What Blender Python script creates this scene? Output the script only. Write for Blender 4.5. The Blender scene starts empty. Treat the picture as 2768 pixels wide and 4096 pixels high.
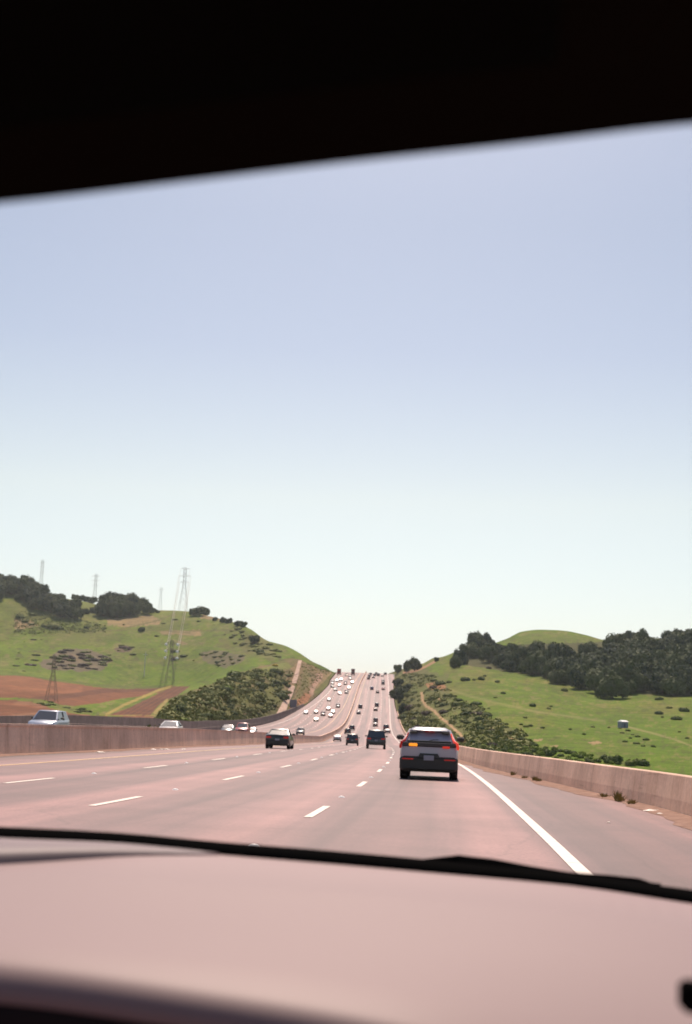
import bpy, math, random
import numpy as np
from mathutils import Matrix, Vector
random.seed(7); rng = np.random.default_rng(7)
scene = bpy.context.scene
C = scene.collection

# ------------------------------------------------------------------ camera
SW, SH, F = 2768.0, 4096.0, 50/36*4096.0
CH, CPIT, CROLL, CYAW = 1.346, 0.156856, 0.041405, 0.0892867
def ray(px, py):
    x = (np.asarray(px, float)-SW/2)/F; y = -(np.asarray(py, float)-SH/2)/F
    c, s = math.cos(CROLL), math.sin(CROLL)
    x, y = c*x-s*y, s*x+c*y
    a, b = math.cos(CPIT), math.sin(CPIT)
    vy, vz = a-y*b, b+y*a
    c, s = math.cos(CYAW), math.sin(CYAW)
    return np.stack([c*x-s*vy, s*x+c*vy, vz], -1)
def U(px, py, Y):
    """world point at forward distance Y (metres along the road axis)"""
    d = ray(px, py); Y = np.asarray(Y, float)
    p = d/d[..., 1:2]*Y[..., None]
    p[..., 2] += CH
    return p
_f = ray(SW/2, SH/2); _r = ray(SW/2+F, SH/2)-_f; _u = ray(SW/2, SH/2-F)-_f
def proj(p):
    q = np.asarray(p, float)-np.array([0, 0, CH])
    d = q@_f
    return SW/2+F*(q@_r)/d, SH/2-F*(q@_u)/d
cd = bpy.data.cameras.new("camera"); cam = bpy.data.objects.new("camera", cd); C.objects.link(cam)
m3 = Matrix((_r, _u, -_f)).transposed()
cam.matrix_world = Matrix.Translation((0, 0, CH))@m3.to_4x4()
cd.sensor_fit = 'VERTICAL'; cd.sensor_height = 36; cd.lens = 50
cd.clip_start = 0.02; cd.clip_end = 20000
cd.dof.use_dof = True; cd.dof.focus_distance = 6.5; cd.dof.aperture_fstop = 8.5
scene.camera = cam

# ------------------------------------------------------------------ light
SUN_EL, SUN_AZ = math.radians(52), math.radians(-4)      # azimuth from +Y (ahead), positive to the right
w = bpy.data.worlds.new("World"); scene.world = w; w.use_nodes = True
nt = w.node_tree; bg = nt.nodes['Background']
sky = nt.nodes.new('ShaderNodeTexSky'); sky.sky_type = 'NISHITA'; sky.sun_disc = False
sky.sun_elevation = SUN_EL; sky.sun_rotation = SUN_AZ
sky.air_density = 1.0; sky.dust_density = 1.6; sky.ozone_density = 2.2
# low-altitude haze whitens the sky towards the horizon
tc = nt.nodes.new('ShaderNodeTexCoord'); sx = nt.nodes.new('ShaderNodeSeparateXYZ'); rp = nt.nodes.new('ShaderNodeValToRGB'); mx = nt.nodes.new('ShaderNodeMix')
nt.links.new(tc.outputs['Generated'], sx.inputs[0]); nt.links.new(sx.outputs[2], rp.inputs[0])
SKYT = [(.0, (1.25, 1.25, 1.38)), (.054, (1.24, 1.26, 1.36)), (.082, (1.3, 1.26, 1.2)), (.165, (1.36, 1.24, 1.04)), (.267, (1.08, 1.01, .95)), (.352, (.98, .94, .90)), (1, (1, 1, 1))]
while len(rp.color_ramp.elements) < len(SKYT): rp.color_ramp.elements.new(.5)
for e_, (p_, c_) in zip(rp.color_ramp.elements, SKYT): e_.position = p_; e_.color = (c_[0]/1.4, c_[1]/1.4, c_[2]/1.4, 1)
mx.data_type = 'RGBA'; mx.blend_type = 'MULTIPLY'; mx.inputs[0].default_value = 1
nt.links.new(sky.outputs[0], mx.inputs[6]); nt.links.new(rp.outputs[0], mx.inputs[7]); nt.links.new(mx.outputs[2], bg.inputs[0]); bg.inputs[1].default_value = 0.119
sd = bpy.data.lights.new("sun", 'SUN'); sd.energy = 4.9; sd.angle = math.radians(0.5); sd.color = (1, 0.81, 0.67)
sun = bpy.data.objects.new("sun", sd); C.objects.link(sun)
sdir = Vector((math.sin(SUN_AZ)*math.cos(SUN_EL), math.cos(SUN_AZ)*math.cos(SUN_EL), math.sin(SUN_EL)))
sun.rotation_euler = sdir.to_track_quat('Z', 'Y').to_euler()
sun.location = sdir*300
scene.view_settings.view_transform = 'Standard'; scene.view_settings.look = 'None'
scene.view_settings.exposure = 0.3; scene.view_settings.gamma = 1
scene.cycles.max_bounces = 6; scene.cycles.volume_bounces = 1
scene.cycles.use_denoising = True

# ------------------------------------------------------------------ helpers
def tag(o, label=None, cat=None, group=None, kind=None):
    if label: o['label'] = label
    if cat: o['category'] = cat
    if group: o['group'] = group
    if kind: o['kind'] = kind
    return o
def empty(name, loc=(0, 0, 0), rot=None):
    o = bpy.data.objects.new(name, None); C.objects.link(o); o.location = loc
    o.empty_display_size = .2
    if rot is not None: o.rotation_euler = rot
    return o
def mesh(name, V, Fc, mats, mi=None, smooth=False, parent=None, link=True):
    me = bpy.data.meshes.new(name)
    me.from_pydata([tuple(v) for v in V], [], [tuple(int(i) for i in f) for f in Fc])
    for m in (mats if isinstance(mats, (list, tuple)) else [mats]): me.materials.append(m)
    if mi is not None: me.polygons.foreach_set('material_index', list(mi))
    if smooth: me.polygons.foreach_set('use_smooth', [True]*len(me.polygons))
    me.update()
    o = bpy.data.objects.new(name, me)
    if link: C.objects.link(o)
    if parent: o.parent = parent
    return o
class MB:
    def __init__(s): s.V = []; s.F = []
    def add(s, V, Fc):
        n = len(s.V); s.V += [tuple(v) for v in V]; s.F += [tuple(i+n for i in f) for f in Fc]; return s
    def box(s, x0, x1, y0, y1, z0, z1, bev=0.0):
        if bev <= 0:
            V = [(x, y, z) for z in (z0, z1) for y in (y0, y1) for x in (x0, x1)]
            return s.add(V, [(0, 2, 3, 1), (4, 5, 7, 6), (0, 1, 5, 4), (2, 6, 7, 3), (0, 4, 6, 2), (1, 3, 7, 5)])
        b = bev; V = []; 
        for z, i in ((z0, b), (z0+b, 0), (z1-b, 0), (z1, b)):
            X0, X1, Y0, Y1 = x0+i, x1-i, y0+i, y1-i
            V += [(X0+b, Y0, z), (X1-b, Y0, z), (X1, Y0+b, z), (X1, Y1-b, z), (X1-b, Y1, z), (X0+b, Y1, z), (X0, Y1-b, z), (X0, Y0+b, z)]
        Fc = [tuple(reversed(range(8))), tuple(range(24, 32))]
        for r in range(3):
            for k in range(8):
                a = r*8+k; c = r*8+(k+1) % 8
                Fc.append((a, c, c+8, a+8))
        return s.add(V, Fc)
    def tube(s, pts, rad, n=6):
        pts = [Vector(p) for p in pts]
        rad = rad if isinstance(rad, (list, tuple)) else [rad]*len(pts)
        V = []; Fc = []
        for i, p in enumerate(pts):
            d = (pts[min(i+1, len(pts)-1)]-pts[max(i-1, 0)]).normalized()
            a = d.orthogonal().normalized() if abs(d.z) > .9 else d.cross(Vector((0, 0, 1))).normalized()
            b = d.cross(a)
            for k in range(n):
                t = 2*math.pi*k/n
                V.append(p+(a*math.cos(t)+b*math.sin(t))*rad[i])
        for i in range(len(pts)-1):
            for k in range(n):
                Fc.append((i*n+k, i*n+(k+1) % n, (i+1)*n+(k+1) % n, (i+1)*n+k))
        Fc.append(tuple(reversed(range(n)))); Fc.append(tuple(range((len(pts)-1)*n, len(pts)*n)))
        return s.add(V, Fc)
    def build(s, name, m, parent=None, smooth=False, link=True): return mesh(name, s.V, s.F, m, smooth=smooth, parent=parent, link=link)
def hermite(tab):
    X = np.array([t[0] for t in tab], float); Yv = np.array([t[1] for t in tab], float)
    h = np.diff(X); d = np.diff(Yv)/h; m = np.empty_like(X); m[0] = d[0]; m[-1] = d[-1]
    for i in range(1, len(X)-1):
        if d[i-1]*d[i] <= 0: m[i] = 0
        else:
            w1 = 2*h[i]+h[i-1]; w2 = h[i]+2*h[i-1]; m[i] = (w1+w2)/(w1/d[i-1]+w2/d[i])
    def fn(q):
        q = np.asarray(q, float); i = np.clip(np.searchsorted(X, q)-1, 0, len(h)-1)
        t = (q-X[i])/h[i]; tt = np.clip(t, 0, 1)
        v = ((1+2*tt)*(1-tt)**2*Yv[i]+tt*(1-tt)**2*h[i]*m[i]+tt*tt*(3-2*tt)*Yv[i+1]+tt*tt*(tt-1)*h[i]*m[i+1])
        return v+(t-tt)*h[i]*np.where(t < 0, m[i], m[i+1])
    return fn

# ---- materials
def mat(name, col, rough=.6, metal=0, spec=.5, emit=None, es=1, coat=0):
    m = bpy.data.materials.new(name); m.use_nodes = True; b = m.node_tree.nodes['Principled BSDF']
    b.inputs['Base Color'].default_value = (*col, 1); b.inputs['Roughness'].default_value = rough
    b.inputs['Metallic'].default_value = metal; b.inputs['Specular IOR Level'].default_value = spec
    b.inputs['Coat Weight'].default_value = coat
    if emit: b.inputs['Emission Color'].default_value = (*emit, 1); b.inputs['Emission Strength'].default_value = es
    return m
def nd(m, t, **k):
    n = m.node_tree.nodes.new(t)
    for a, v in k.items(): setattr(n, a, v)
    return n
def lk(m, a, b): m.node_tree.links.new(a, b)
def ramp(m, fac, stops):
    r = nd(m, 'ShaderNodeValToRGB'); e = r.color_ramp.elements
    while len(e) < len(stops): e.new(.5)
    for i, (p, c) in enumerate(stops): e[i].position = p; e[i].color = (*c, 1) if len(c) == 3 else c
    lk(m, fac, r.inputs[0]); return r.outputs[0]
def noise(m, scale, detail=4, rough=.55, vec=None, dist=0):
    n = nd(m, 'ShaderNodeTexNoise'); n.inputs['Scale'].default_value = scale; n.inputs['Detail'].default_value = detail
    n.inputs['Roughness'].default_value = rough; n.inputs['Distortion'].default_value = dist
    if vec is not None: lk(m, vec, n.inputs['Vector'])
    return n.outputs['Fac']
def mapping(m, scale, src='Object'):
    tc = nd(m, 'ShaderNodeTexCoord'); mp = nd(m, 'ShaderNodeMapping'); mp.inputs['Scale'].default_value = scale
    lk(m, tc.outputs[src], mp.inputs[0]); return mp.outputs[0]
def mix(m, fac, a, b, mode='MIX'):
    n = nd(m, 'ShaderNodeMix', data_type='RGBA', blend_type=mode)
    for s, v in ((n.inputs[0], fac), (n.inputs[6], a), (n.inputs[7], b)):
        if hasattr(v, 'is_linked'): lk(m, v, s)
        elif isinstance(v, (int, float)): s.default_value = v
        else: s.default_value = (*v, 1)
    return n.outputs[2]
def bump(m, h, strength, dist):
    b = nd(m, 'ShaderNodeBump'); b.inputs['Strength'].default_value = strength; b.inputs['Distance'].default_value = dist
    lk(m, h, b.inputs['Height']); lk(m, b.outputs[0], m.node_tree.nodes['Principled BSDF'].inputs['Normal'])
def base(m, c): lk(m, c, m.node_tree.nodes['Principled BSDF'].inputs['Base Color'])

def road_mat():
    m = mat('asphalt', (.2, .15, .14), .62, spec=.35)
    v = mapping(m, (1, 1, 1), 'UV')                       # u across (m), v along (m)
    n1 = noise(m, .35, 5, .6, v)
    streak = noise(m, 1.0, 3, .5, mapping(m, (1.1, .012, 1), 'UV'))
    fine = noise(m, 14, 5, .8, v)
    patch = noise(m, .07, 3, .5, mapping(m, (1, .35, 1), 'UV'))
    c = ramp(m, n1, [(.3, (.20, .100, .095)), (.7, (.285, .145, .138))])
    sx = nd(m, 'ShaderNodeSeparateXYZ'); lk(m, v, sx.inputs[0])
    wob = nd(m, 'ShaderNodeMath', operation='MULTIPLY_ADD'); lk(m, noise(m, .03, 3, .6, mapping(m, (1, 1, 1), 'UV')), wob.inputs[0]); wob.inputs[1].default_value = 1.6; lk(m, sx.outputs[0], wob.inputs[2])
    pp = nd(m, 'ShaderNodeMath', operation='PINGPONG'); pp.inputs[1].default_value = 1.83; lk(m, wob.outputs[0], pp.inputs[0])
    c = mix(m, .9, c, ramp(m, pp.outputs[0], [(0, (1.06, 1.05, 1.05)), (.35, (1.08, 1.06, 1.06)), (.7, (.9, .9, .91)), (1, (.6, .6, .63))]), 'MULTIPLY')   # oil-darkened lane centres
    sh = nd(m, 'ShaderNodeMapRange'); sh.inputs[1].default_value = .15; sh.inputs[2].default_value = .9; lk(m, sx.outputs[0], sh.inputs[0])
    c = mix(m, sh.outputs[0], c, mix(m, 1, c, (.80, .70, .67), 'MULTIPLY'))    # older, darker shoulder asphalt
    sh2 = nd(m, 'ShaderNodeMapRange'); sh2.inputs[1].default_value = -15.4; sh2.inputs[2].default_value = -16.2; lk(m, sx.outputs[0], sh2.inputs[0])
    c = mix(m, sh2.outputs[0], c, mix(m, 1, c, (.86, .76, .72), 'MULTIPLY'))
    c = mix(m, 1, c, ramp(m, streak, [(.34, (.55, .55, .58)), (.5, (.93, .92, .93)), (.68, (1.15, 1.13, 1.11))]), 'MULTIPLY')
    c = mix(m, .7, c, ramp(m, patch, [(.4, (.84, .84, .85)), (.6, (1.08, 1.07, 1.06))]), 'MULTIPLY')
    c = mix(m, .8, c, ramp(m, fine, [(.35, (.68, .68, .7)), (.65, (1.25, 1.25, 1.24))]), 'MULTIPLY')
    # joints: transverse every ~ 9 m hairline and sparse cracks
    vo = nd(m, 'ShaderNodeTexVoronoi', feature='DISTANCE_TO_EDGE'); vo.inputs['Scale'].default_value = .22
    dn_ = nd(m, 'ShaderNodeTexNoise'); dn_.inputs['Scale'].default_value = .8; dn_.inputs['Detail'].default_value = 6; lk(m, v, dn_.inputs['Vector'])
    lk(m, mix(m, .35, mapping(m, (1, .12, 1), 'UV'), dn_.outputs['Color'], 'ADD'), vo.inputs['Vector'])
    cr = ramp(m, vo.outputs['Distance'], [(0, (.6, .6, .6)), (.006, (1, 1, 1))])
    c = mix(m, .45, c, cr, 'MULTIPLY')
    base(m, c); bump(m, fine, .3, .01)
    return m
ROAD = road_mat()
def conc_mat(name, a, b):
    m = mat(name, a, .8, spec=.3)
    v = mapping(m, (1, 1, 1), 'UV')
    st = noise(m, 1.0, 5, .65, mapping(m, (.8, .5, 1), 'UV'))     # u along, v up: vertical streaks
    n2 = noise(m, .25, 4, .6, v); n3 = noise(m, 9, 3, .6, v)
    c = ramp(m, st, [(.32, a), (.62, b)])
    c = mix(m, .7, c, ramp(m, n2, [(.35, (.78, .76, .74)), (.65, (1.1, 1.08, 1.06))]), 'MULTIPLY')
    c = mix(m, .5, c, ramp(m, n3, [(.3, (.75, .75, .75)), (.7, (1.12, 1.12, 1.12))]), 'MULTIPLY')
    sx = nd(m, 'ShaderNodeSeparateXYZ'); lk(m, v, sx.inputs[0])
    fr = nd(m, 'ShaderNodeMath', operation='PINGPONG'); fr.inputs[1].default_value = 3.05; lk(m, sx.outputs[0], fr.inputs[0])
    c = mix(m, 1, c, ramp(m, fr.outputs[0], [(0, (.42, .4, .4)), (.02, (1, 1, 1))]), 'MULTIPLY')
    fl = nd(m, 'ShaderNodeMath', operation='SNAP'); fl.inputs[1].default_value = 6.1; lk(m, sx.outputs[0], fl.inputs[0])
    wn = nd(m, 'ShaderNodeTexWhiteNoise', noise_dimensions='1D'); lk(m, fl.outputs[0], wn.inputs['W'])
    c = mix(m, .8, c, ramp(m, wn.outputs['Value'], [(0, (.92, .92, .91)), (1, (1.14, 1.14, 1.14))]), 'MULTIPLY')     # cast segments
    sc = noise(m, 1, 5, .7, mapping(m, (.35, 5, 1), 'UV'))
    c = mix(m, .8, c, ramp(m, sc, [(.3, (.66, .63, .6)), (.4, (1.05, 1.05, 1.05))]), 'MULTIPLY')     # tyre scuffs
    dr = noise(m, 1, 4, .75, mapping(m, (3.2, .18, 1), 'UV'))
    c = mix(m, .6, c, ramp(m, dr, [(.33, (.62, .55, .5)), (.45, (1, 1, 1))]), 'MULTIPLY')    # drips
    base(m, c); bump(m, n3, .25, .02)
    return m
CONC = conc_mat('barrier_concrete', (.70, .46, .335), (.90, .63, .48))
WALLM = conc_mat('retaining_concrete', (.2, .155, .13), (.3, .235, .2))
WHITE = mat('road_paint_white', (.80, .74, .66), .55)
YELLOW = mat('road_paint_yellow', (.62, .36, .12), .6)
def wear(m, a, b):
    n = noise(m, 3, 5, .7, mapping(m, (1, 1, 1)))
    base(m, ramp(m, n, [(.34, b), (.46, a)]))
wear(WHITE, (.74, .66, .57), (.48, .37, .33)); wear(YELLOW, (.62, .38, .14), (.4, .26, .16))

# ------------------------------------------------------------------ the road in plan and profile
prof = hermite([(-60, 0), (20, 0), (60, .15), (100, .3), (150, .3), (220, .15), (300, .12), (350, .8), (425, 2.3), (500, 4.6), (550, 7.0), (605, 11.2), (650, 15.2), (735, 24), (850, 34.8), (930, 41.2), (1000, 46.2), (1080, 49), (1200, 49), (1500, 40)])
LR = hermite([(-60, 1.3), (0, 1.4), (16.5, 1.3), (34, 1.0), (54, .45), (72, -.2), (88, -.95), (110, -2.0), (150, -4.0), (200, -6.8), (282, -11.8), (360, -16.9), (444, -22.4), (560, -29.4), (651, -34.7), (778, -42.4), (930, -51.5), (1080, -60), (1500, -84)])
RB = hermite([(-60, 5.3), (0, 5.1), (30, 4.6), (45, 3.3), (60, 1.75), (75, .45), (88, -.35), (120, -1.9), (200, -5.0), (300, -10), (400, -16.0), (517, -23), (605, -28.7), (680, -34), (811, -41.5), (928, -47), (1080, -56), (1500, -80)])
YR = hermite([(-60, -13.6), (0, -13.8), (44, -14.0), (67, -14.5), (104, -15.5), (150, -18.2), (200, -21.4), (282, -26.9), (360, -32.2), (450, -38.4), (538, -43.9), (639, -49.2), (790, -57.3), (917, -64.9), (1080, -74), (1500, -98)])
MBX = hermite([(-60, -17.7), (0, -17.8), (57, -17.9), (78, -18.1), (110, -19.1), (147, -21.1), (249, -27.6), (354, -34.1), (456, -40.1), (560, -46.3), (642, -51), (758, -57.6), (837, -61.9), (933, -66.9), (1080, -76), (1500, -100)])
YO = hermite([(-60, -21.4), (0, -21.6), (100, -23), (200, -29.4), (300, -36.4), (397, -42.9), (434, -45.2), (544, -51), (641, -55), (754, -60.9), (839, -65.7), (930, -70.5), (1080, -79), (1500, -103)])
EO = hermite([(-60, -41), (0, -41), (100, -44), (200, -51), (300, -58.5), (452, -68), (513, -70.5), (620, -72), (690, -72.7), (792, -76.3), (840, -80), (931, -86), (1080, -97), (1500, -125)])
_po = hermite([(-60, .15), (0, .2), (80, .3), (130, .4), (190, .85), (340, .85), (420, .4), (500, .02), (1500, .02)])
profO = lambda y: prof(y)+_po(y)      # the oncoming carriageway sits a little higher
ST = np.concatenate([np.arange(-60, 120, 2.0), np.arange(120, 400, 4.0), np.arange(400, 1060, 6.0), np.arange(1060, 1500, 20.)])
def strip(name, fa, fb, m, dz=0, cols=1, Y=None, parent=None, za=0, zb=0, prof=prof):
    Y = ST if Y is None else Y
    V = []; UV = []
    for y in Y:
        a, b = float(fa(y)), float(fb(y)); z = float(prof(y))+dz
        for k in range(cols+1):
            t = k/cols; x = a+(b-a)*t
            V.append((x, y, z+za+(zb-za)*t)); UV.append((x-float(LR(y)), y))
    n = cols+1
    Fc = [(i*n+k, i*n+k+1, (i+1)*n+k+1, (i+1)*n+k) for i in range(len(Y)-1) for k in range(cols)]
    o = mesh(name, V, Fc, m, parent=parent)
    uv = o.data.uv_layers.new(name='UVMap'); vi = np.empty(len(o.data.loops), int); o.data.loops.foreach_get('vertex_index', vi)
    uv.data.foreach_set('uv', np.array(UV)[vi].ravel())
    return o
tag(strip('road', lambda y: MBX(y)+.1, lambda y: RB(y)-.1, ROAD, cols=8), kind='structure')
tag(strip('oncoming_road', lambda y: EO(y)-.2, lambda y: MBX(y)-.1, ROAD, cols=8, prof=profO), kind='structure')
# painted lines
def line(f, wd, y0, y1, mb, dz=.008, step=2.0, prof=prof):
    Y = np.linspace(y0, y1, max(3, int((y1-y0)/step)+1))
    V = []
    for y in Y:
        x = float(f(y)); z = float(prof(y))+dz
        V += [(x-wd/2, y, z), (x+wd/2, y, z)]
    mb.add(V, [(2*i, 2*i+1, 2*i+3, 2*i+2) for i in range(len(Y)-1)])
mbw = MB(); mby = MB()
line(LR, .17, -40, 1060, mbw, step=4)
line(YR, .17, -40, 1060, mby, step=4); line(YO, .17, -40, 1060, mby, step=4, prof=profO)
line(lambda y: EO(y)+3.2, .17, 60, 1060, mbw, step=4, prof=profO)
lanef = lambda k: (lambda y: LR(y)+(YR(y)-LR(y))*k/4)
for k, y0 in ((1, 24.0), (2, 24.4), (3, 46.1-14.63)):
    y = y0-14.63*3
    while y < 1000: line(lanef(k), .14 if y < 120 else .17, y, y+3.9, mbw); y += 14.63
for k in (1, 2, 3):
    f = (lambda k: lambda y: YO(y)-3.66*k)(k); y = 30+k
    while y < 1000: line(f, .15, y, y+3.9, mbw, prof=profO); y += 14.63
tag(mbw.build('white_lane_markings', WHITE), kind='structure')
tag(mby.build('yellow_lane_markings', YELLOW), kind='structure')
# dirt gutters along both barriers
def dirt_mat(name, a, b, sc=6):
    m = mat(name, a, .95, spec=.1); n = noise(m, sc, 6, .7, mapping(m, (1, 1, 1)))
    base(m, ramp(m, n, [(.35, a), (.65, b)])); bump(m, n, .5, .04); return m
GUT = dirt_mat('gutter_dirt', (.20, .12, .09), (.34, .22, .17), 3)
Yg = np.arange(-40, 420, 1.0)
jit = {float(y): .1*math.sin(y*.9)+.12*math.sin(y*.37+1)+rng.uniform(-.07, .07) for y in Yg}
tag(strip('gutter_dirt', lambda y: RB(y)-.62+jit.get(float(y), 0), lambda y: RB(y)-.1, GUT, dz=.006, Y=Yg, zb=.05), kind='stuff', label='brown dirt and grit gathered along the foot of the right barrier')
tag(strip('gutter_dirt', lambda y: MBX(y)+.1, lambda y: MBX(y)+.75+jit.get(float(y), 0), GUT, dz=.006, Y=Yg, za=.05), kind='stuff', label='brown dirt and litter gathered along the foot of the median barrier')
# reflective road studs
stud = MB(); stud.add([(0, 0, .028)]+[(.035*math.cos(a), .035*math.sin(a), .02) for a in np.arange(8)*math.pi/4]+[(.06*math.cos(a), .06*math.sin(a), 0) for a in np.arange(8)*math.pi/4], [(0, 1+k, 1+(k+1) % 8) for k in range(8)]+[(1+k, 9+k, 9+(k+1) % 8, 1+(k+1) % 8) for k in range(8)])
studm = mat('stud', (.95, .93, .88), .3)
smesh = stud.build('road_stud', studm, link=False).data
n = 0
for k, off in ((1, 8), (2, 8), (3, 8)):
    y = 24.0-14.63+off+(0 if k < 3 else 22.1-14.63)
    while y < 110:
        for dd in (0,):
            o = bpy.data.objects.new('road_stud', smesh); C.objects.link(o); yy = y+dd
            o.location = (float(lanef(k)(yy)), yy, float(prof(yy))+.001); o.scale = (1.3, 1.3, 1.3)
            tag(o, 'small pale reflective stud in a gap of %s' % ('the lane line nearest us', 'the middle lane line', 'the lane line nearest the median')[k-1], 'road stud', 'reflective studs between the lane dashes, line %d' % k)
            n += 1
        y += 14.63

# barriers: one extruded profile along the road
def wall(name, f, prof2, m, y0, y1, label, cat, step=2.5, hz=lambda y: 1.0, prof=prof):
    Y = np.arange(y0, y1+.01, step); V = []; UV = []; n = len(prof2)
    L = np.concatenate([[0], np.cumsum([math.hypot(step, float(f(b)-f(a))) for a, b in zip(Y[:-1], Y[1:])])])
    pl = np.concatenate([[0], np.cumsum([math.dist(a, b) for a, b in zip(prof2[:-1], prof2[1:])])])
    for i, y in enumerate(Y):
        h = hz(y)
        for j, (dx, z) in enumerate(prof2): V.append((float(f(y))+dx, y, float(prof(y))+z*h)); UV.append((L[i], pl[j]))
    Fc = [(i*n+k, (i+1)*n+k, (i+1)*n+k+1, i*n+k+1) for i in range(len(Y)-1) for k in range(n-1)]
    Fc += [tuple(range(n)), tuple(reversed(range((len(Y)-1)*n, len(Y)*n)))]
    o = mesh(name, V, Fc, m)
    uv = o.data.uv_layers.new(name='UVMap'); vi = np.empty(len(o.data.loops), int); o.data.loops.foreach_get('vertex_index', vi)
    uv.data.foreach_set('uv', np.array(UV)[vi].ravel())
    return tag(o, label, cat)
jer = lambda h: [(-.2, -.1), (-.2, .05), (-.11, h-.1), (-.15, h-.09), (-.15, h), (.15, h), (.15, h-.09), (.11, h-.1), (.2, .05), (.2, -.1)]
wall('median_barrier', MBX, jer(1.2), CONC, -50, 1300, 'long stained concrete barrier between the two carriageways, left of our lanes', 'barrier')
wall('roadside_barrier', lambda y: RB(y)+.1, [(-.2, -.1), (-.17, .3), (-.1, .8), (-.08, .82), (.1, .82), (.12, .8), (.14, -.4)], CONC, -50, 620, 'low stained concrete barrier along the right shoulder below the green meadow', 'barrier')
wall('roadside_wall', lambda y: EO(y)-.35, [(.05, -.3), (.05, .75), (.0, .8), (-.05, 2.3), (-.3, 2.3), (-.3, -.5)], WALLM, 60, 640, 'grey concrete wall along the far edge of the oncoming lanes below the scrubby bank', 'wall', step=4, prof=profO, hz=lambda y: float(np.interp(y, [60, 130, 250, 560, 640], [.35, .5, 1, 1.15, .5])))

# ------------------------------------------------------------------ terrain
def inpoly(px, py, poly):
    r = np.zeros(px.shape, bool); n = len(poly)
    for i in range(n):
        (x0, y0), (x1, y1) = poly[i], poly[i-1]
        c = ((y0 > py) != (y1 > py)) & (px < (x1-x0)*(py-y0)/((y1-y0) if y1 != y0 else 1e-9)+x0)
        r ^= c
    return r
def dpath(px, py, pts):
    d = np.full(px.shape, 1e9)
    for (x0, y0), (x1, y1) in zip(pts[:-1], pts[1:]):
        dx, dy = x1-x0, y1-y0
        t = np.clip(((px-x0)*dx+(py-y0)*dy)/(dx*dx+dy*dy), 0, 1)
        d = np.minimum(d, np.hypot(px-x0-t*dx, py-y0-t*dy))
    return d
_lat = rng.uniform(-1, 1, (64, 64))
def vnoise(x, y):
    xi = np.floor(x).astype(int); yi = np.floor(y).astype(int); fx = x-xi; fy = y-yi
    fx = fx*fx*(3-2*fx); fy = fy*fy*(3-2*fy); g = lambda a, b: _lat[a % 64, b % 64]
    return (g(xi, yi)*(1-fx)+g(xi+1, yi)*fx)*(1-fy)+(g(xi, yi+1)*(1-fx)+g(xi+1, yi+1)*fx)*fy
def fbm(x, y, o=4):
    s = 0; a = 1
    for k in range(o): s = s+a*vnoise(x*2**k+17*k, y*2**k+5*k); a *= .5
    return s/2
def ground_mat():
    m = mat('hillside', (.1, .15, .04), .95, spec=.08)
    at = nd(m, 'ShaderNodeAttribute', attribute_name='ground')
    v = mapping(m, (1, 1, 1))
    n1 = noise(m, .035, 6, .65, v); n2 = noise(m, .22, 7, .8, v, .4)
    c = mix(m, .8, at.outputs['Color'], ramp(m, n1, [(.3, (.72, .74, .7)), (.5, (1, 1, 1)), (.7, (1.28, 1.18, 1.05))]), 'MULTIPLY')
    c = mix(m, .8, c, ramp(m, n2, [(.32, (.5, .54, .5)), (.5, (1, 1, 1)), (.68, (1.45, 1.35, 1.25))]), 'MULTIPLY')
    base(m, c); bump(m, n2, .6, .8)
    return m
GROUND = ground_mat()
TERR = {}
def profile_row(tab, px):
    """tab rows: (px, py, Y); returns world points"""
    a = hermite([(t[0], t[1]) for t in tab]); b = hermite([(t[0], t[2]) for t in tab])
    return U(px, a(px), b(px))
def world_row(tab, px):
    """tab rows: (px, Y, z)"""
    b = hermite([(t[0], t[1]) for t in tab])(px); z = hermite([(t[0], t[2]) for t in tab])(px)
    d = ray(px, np.full_like(px, 2800.)); p = d/d[:, 1:2]*b[:, None]; p[:, 2] = z
    return p
def edge_row(f, px, off, dz, y0, y1, prof=prof):
    Y = np.arange(y0, y1, 2.0); P3 = np.stack([f(Y)+off, Y, prof(Y)+dz], -1)
    x, _ = proj(P3); o = np.argsort(x); Yq = np.interp(px, x[o], Y[o])
    return np.stack([f(Yq)+off, Yq, prof(Yq)+dz], -1)
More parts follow.
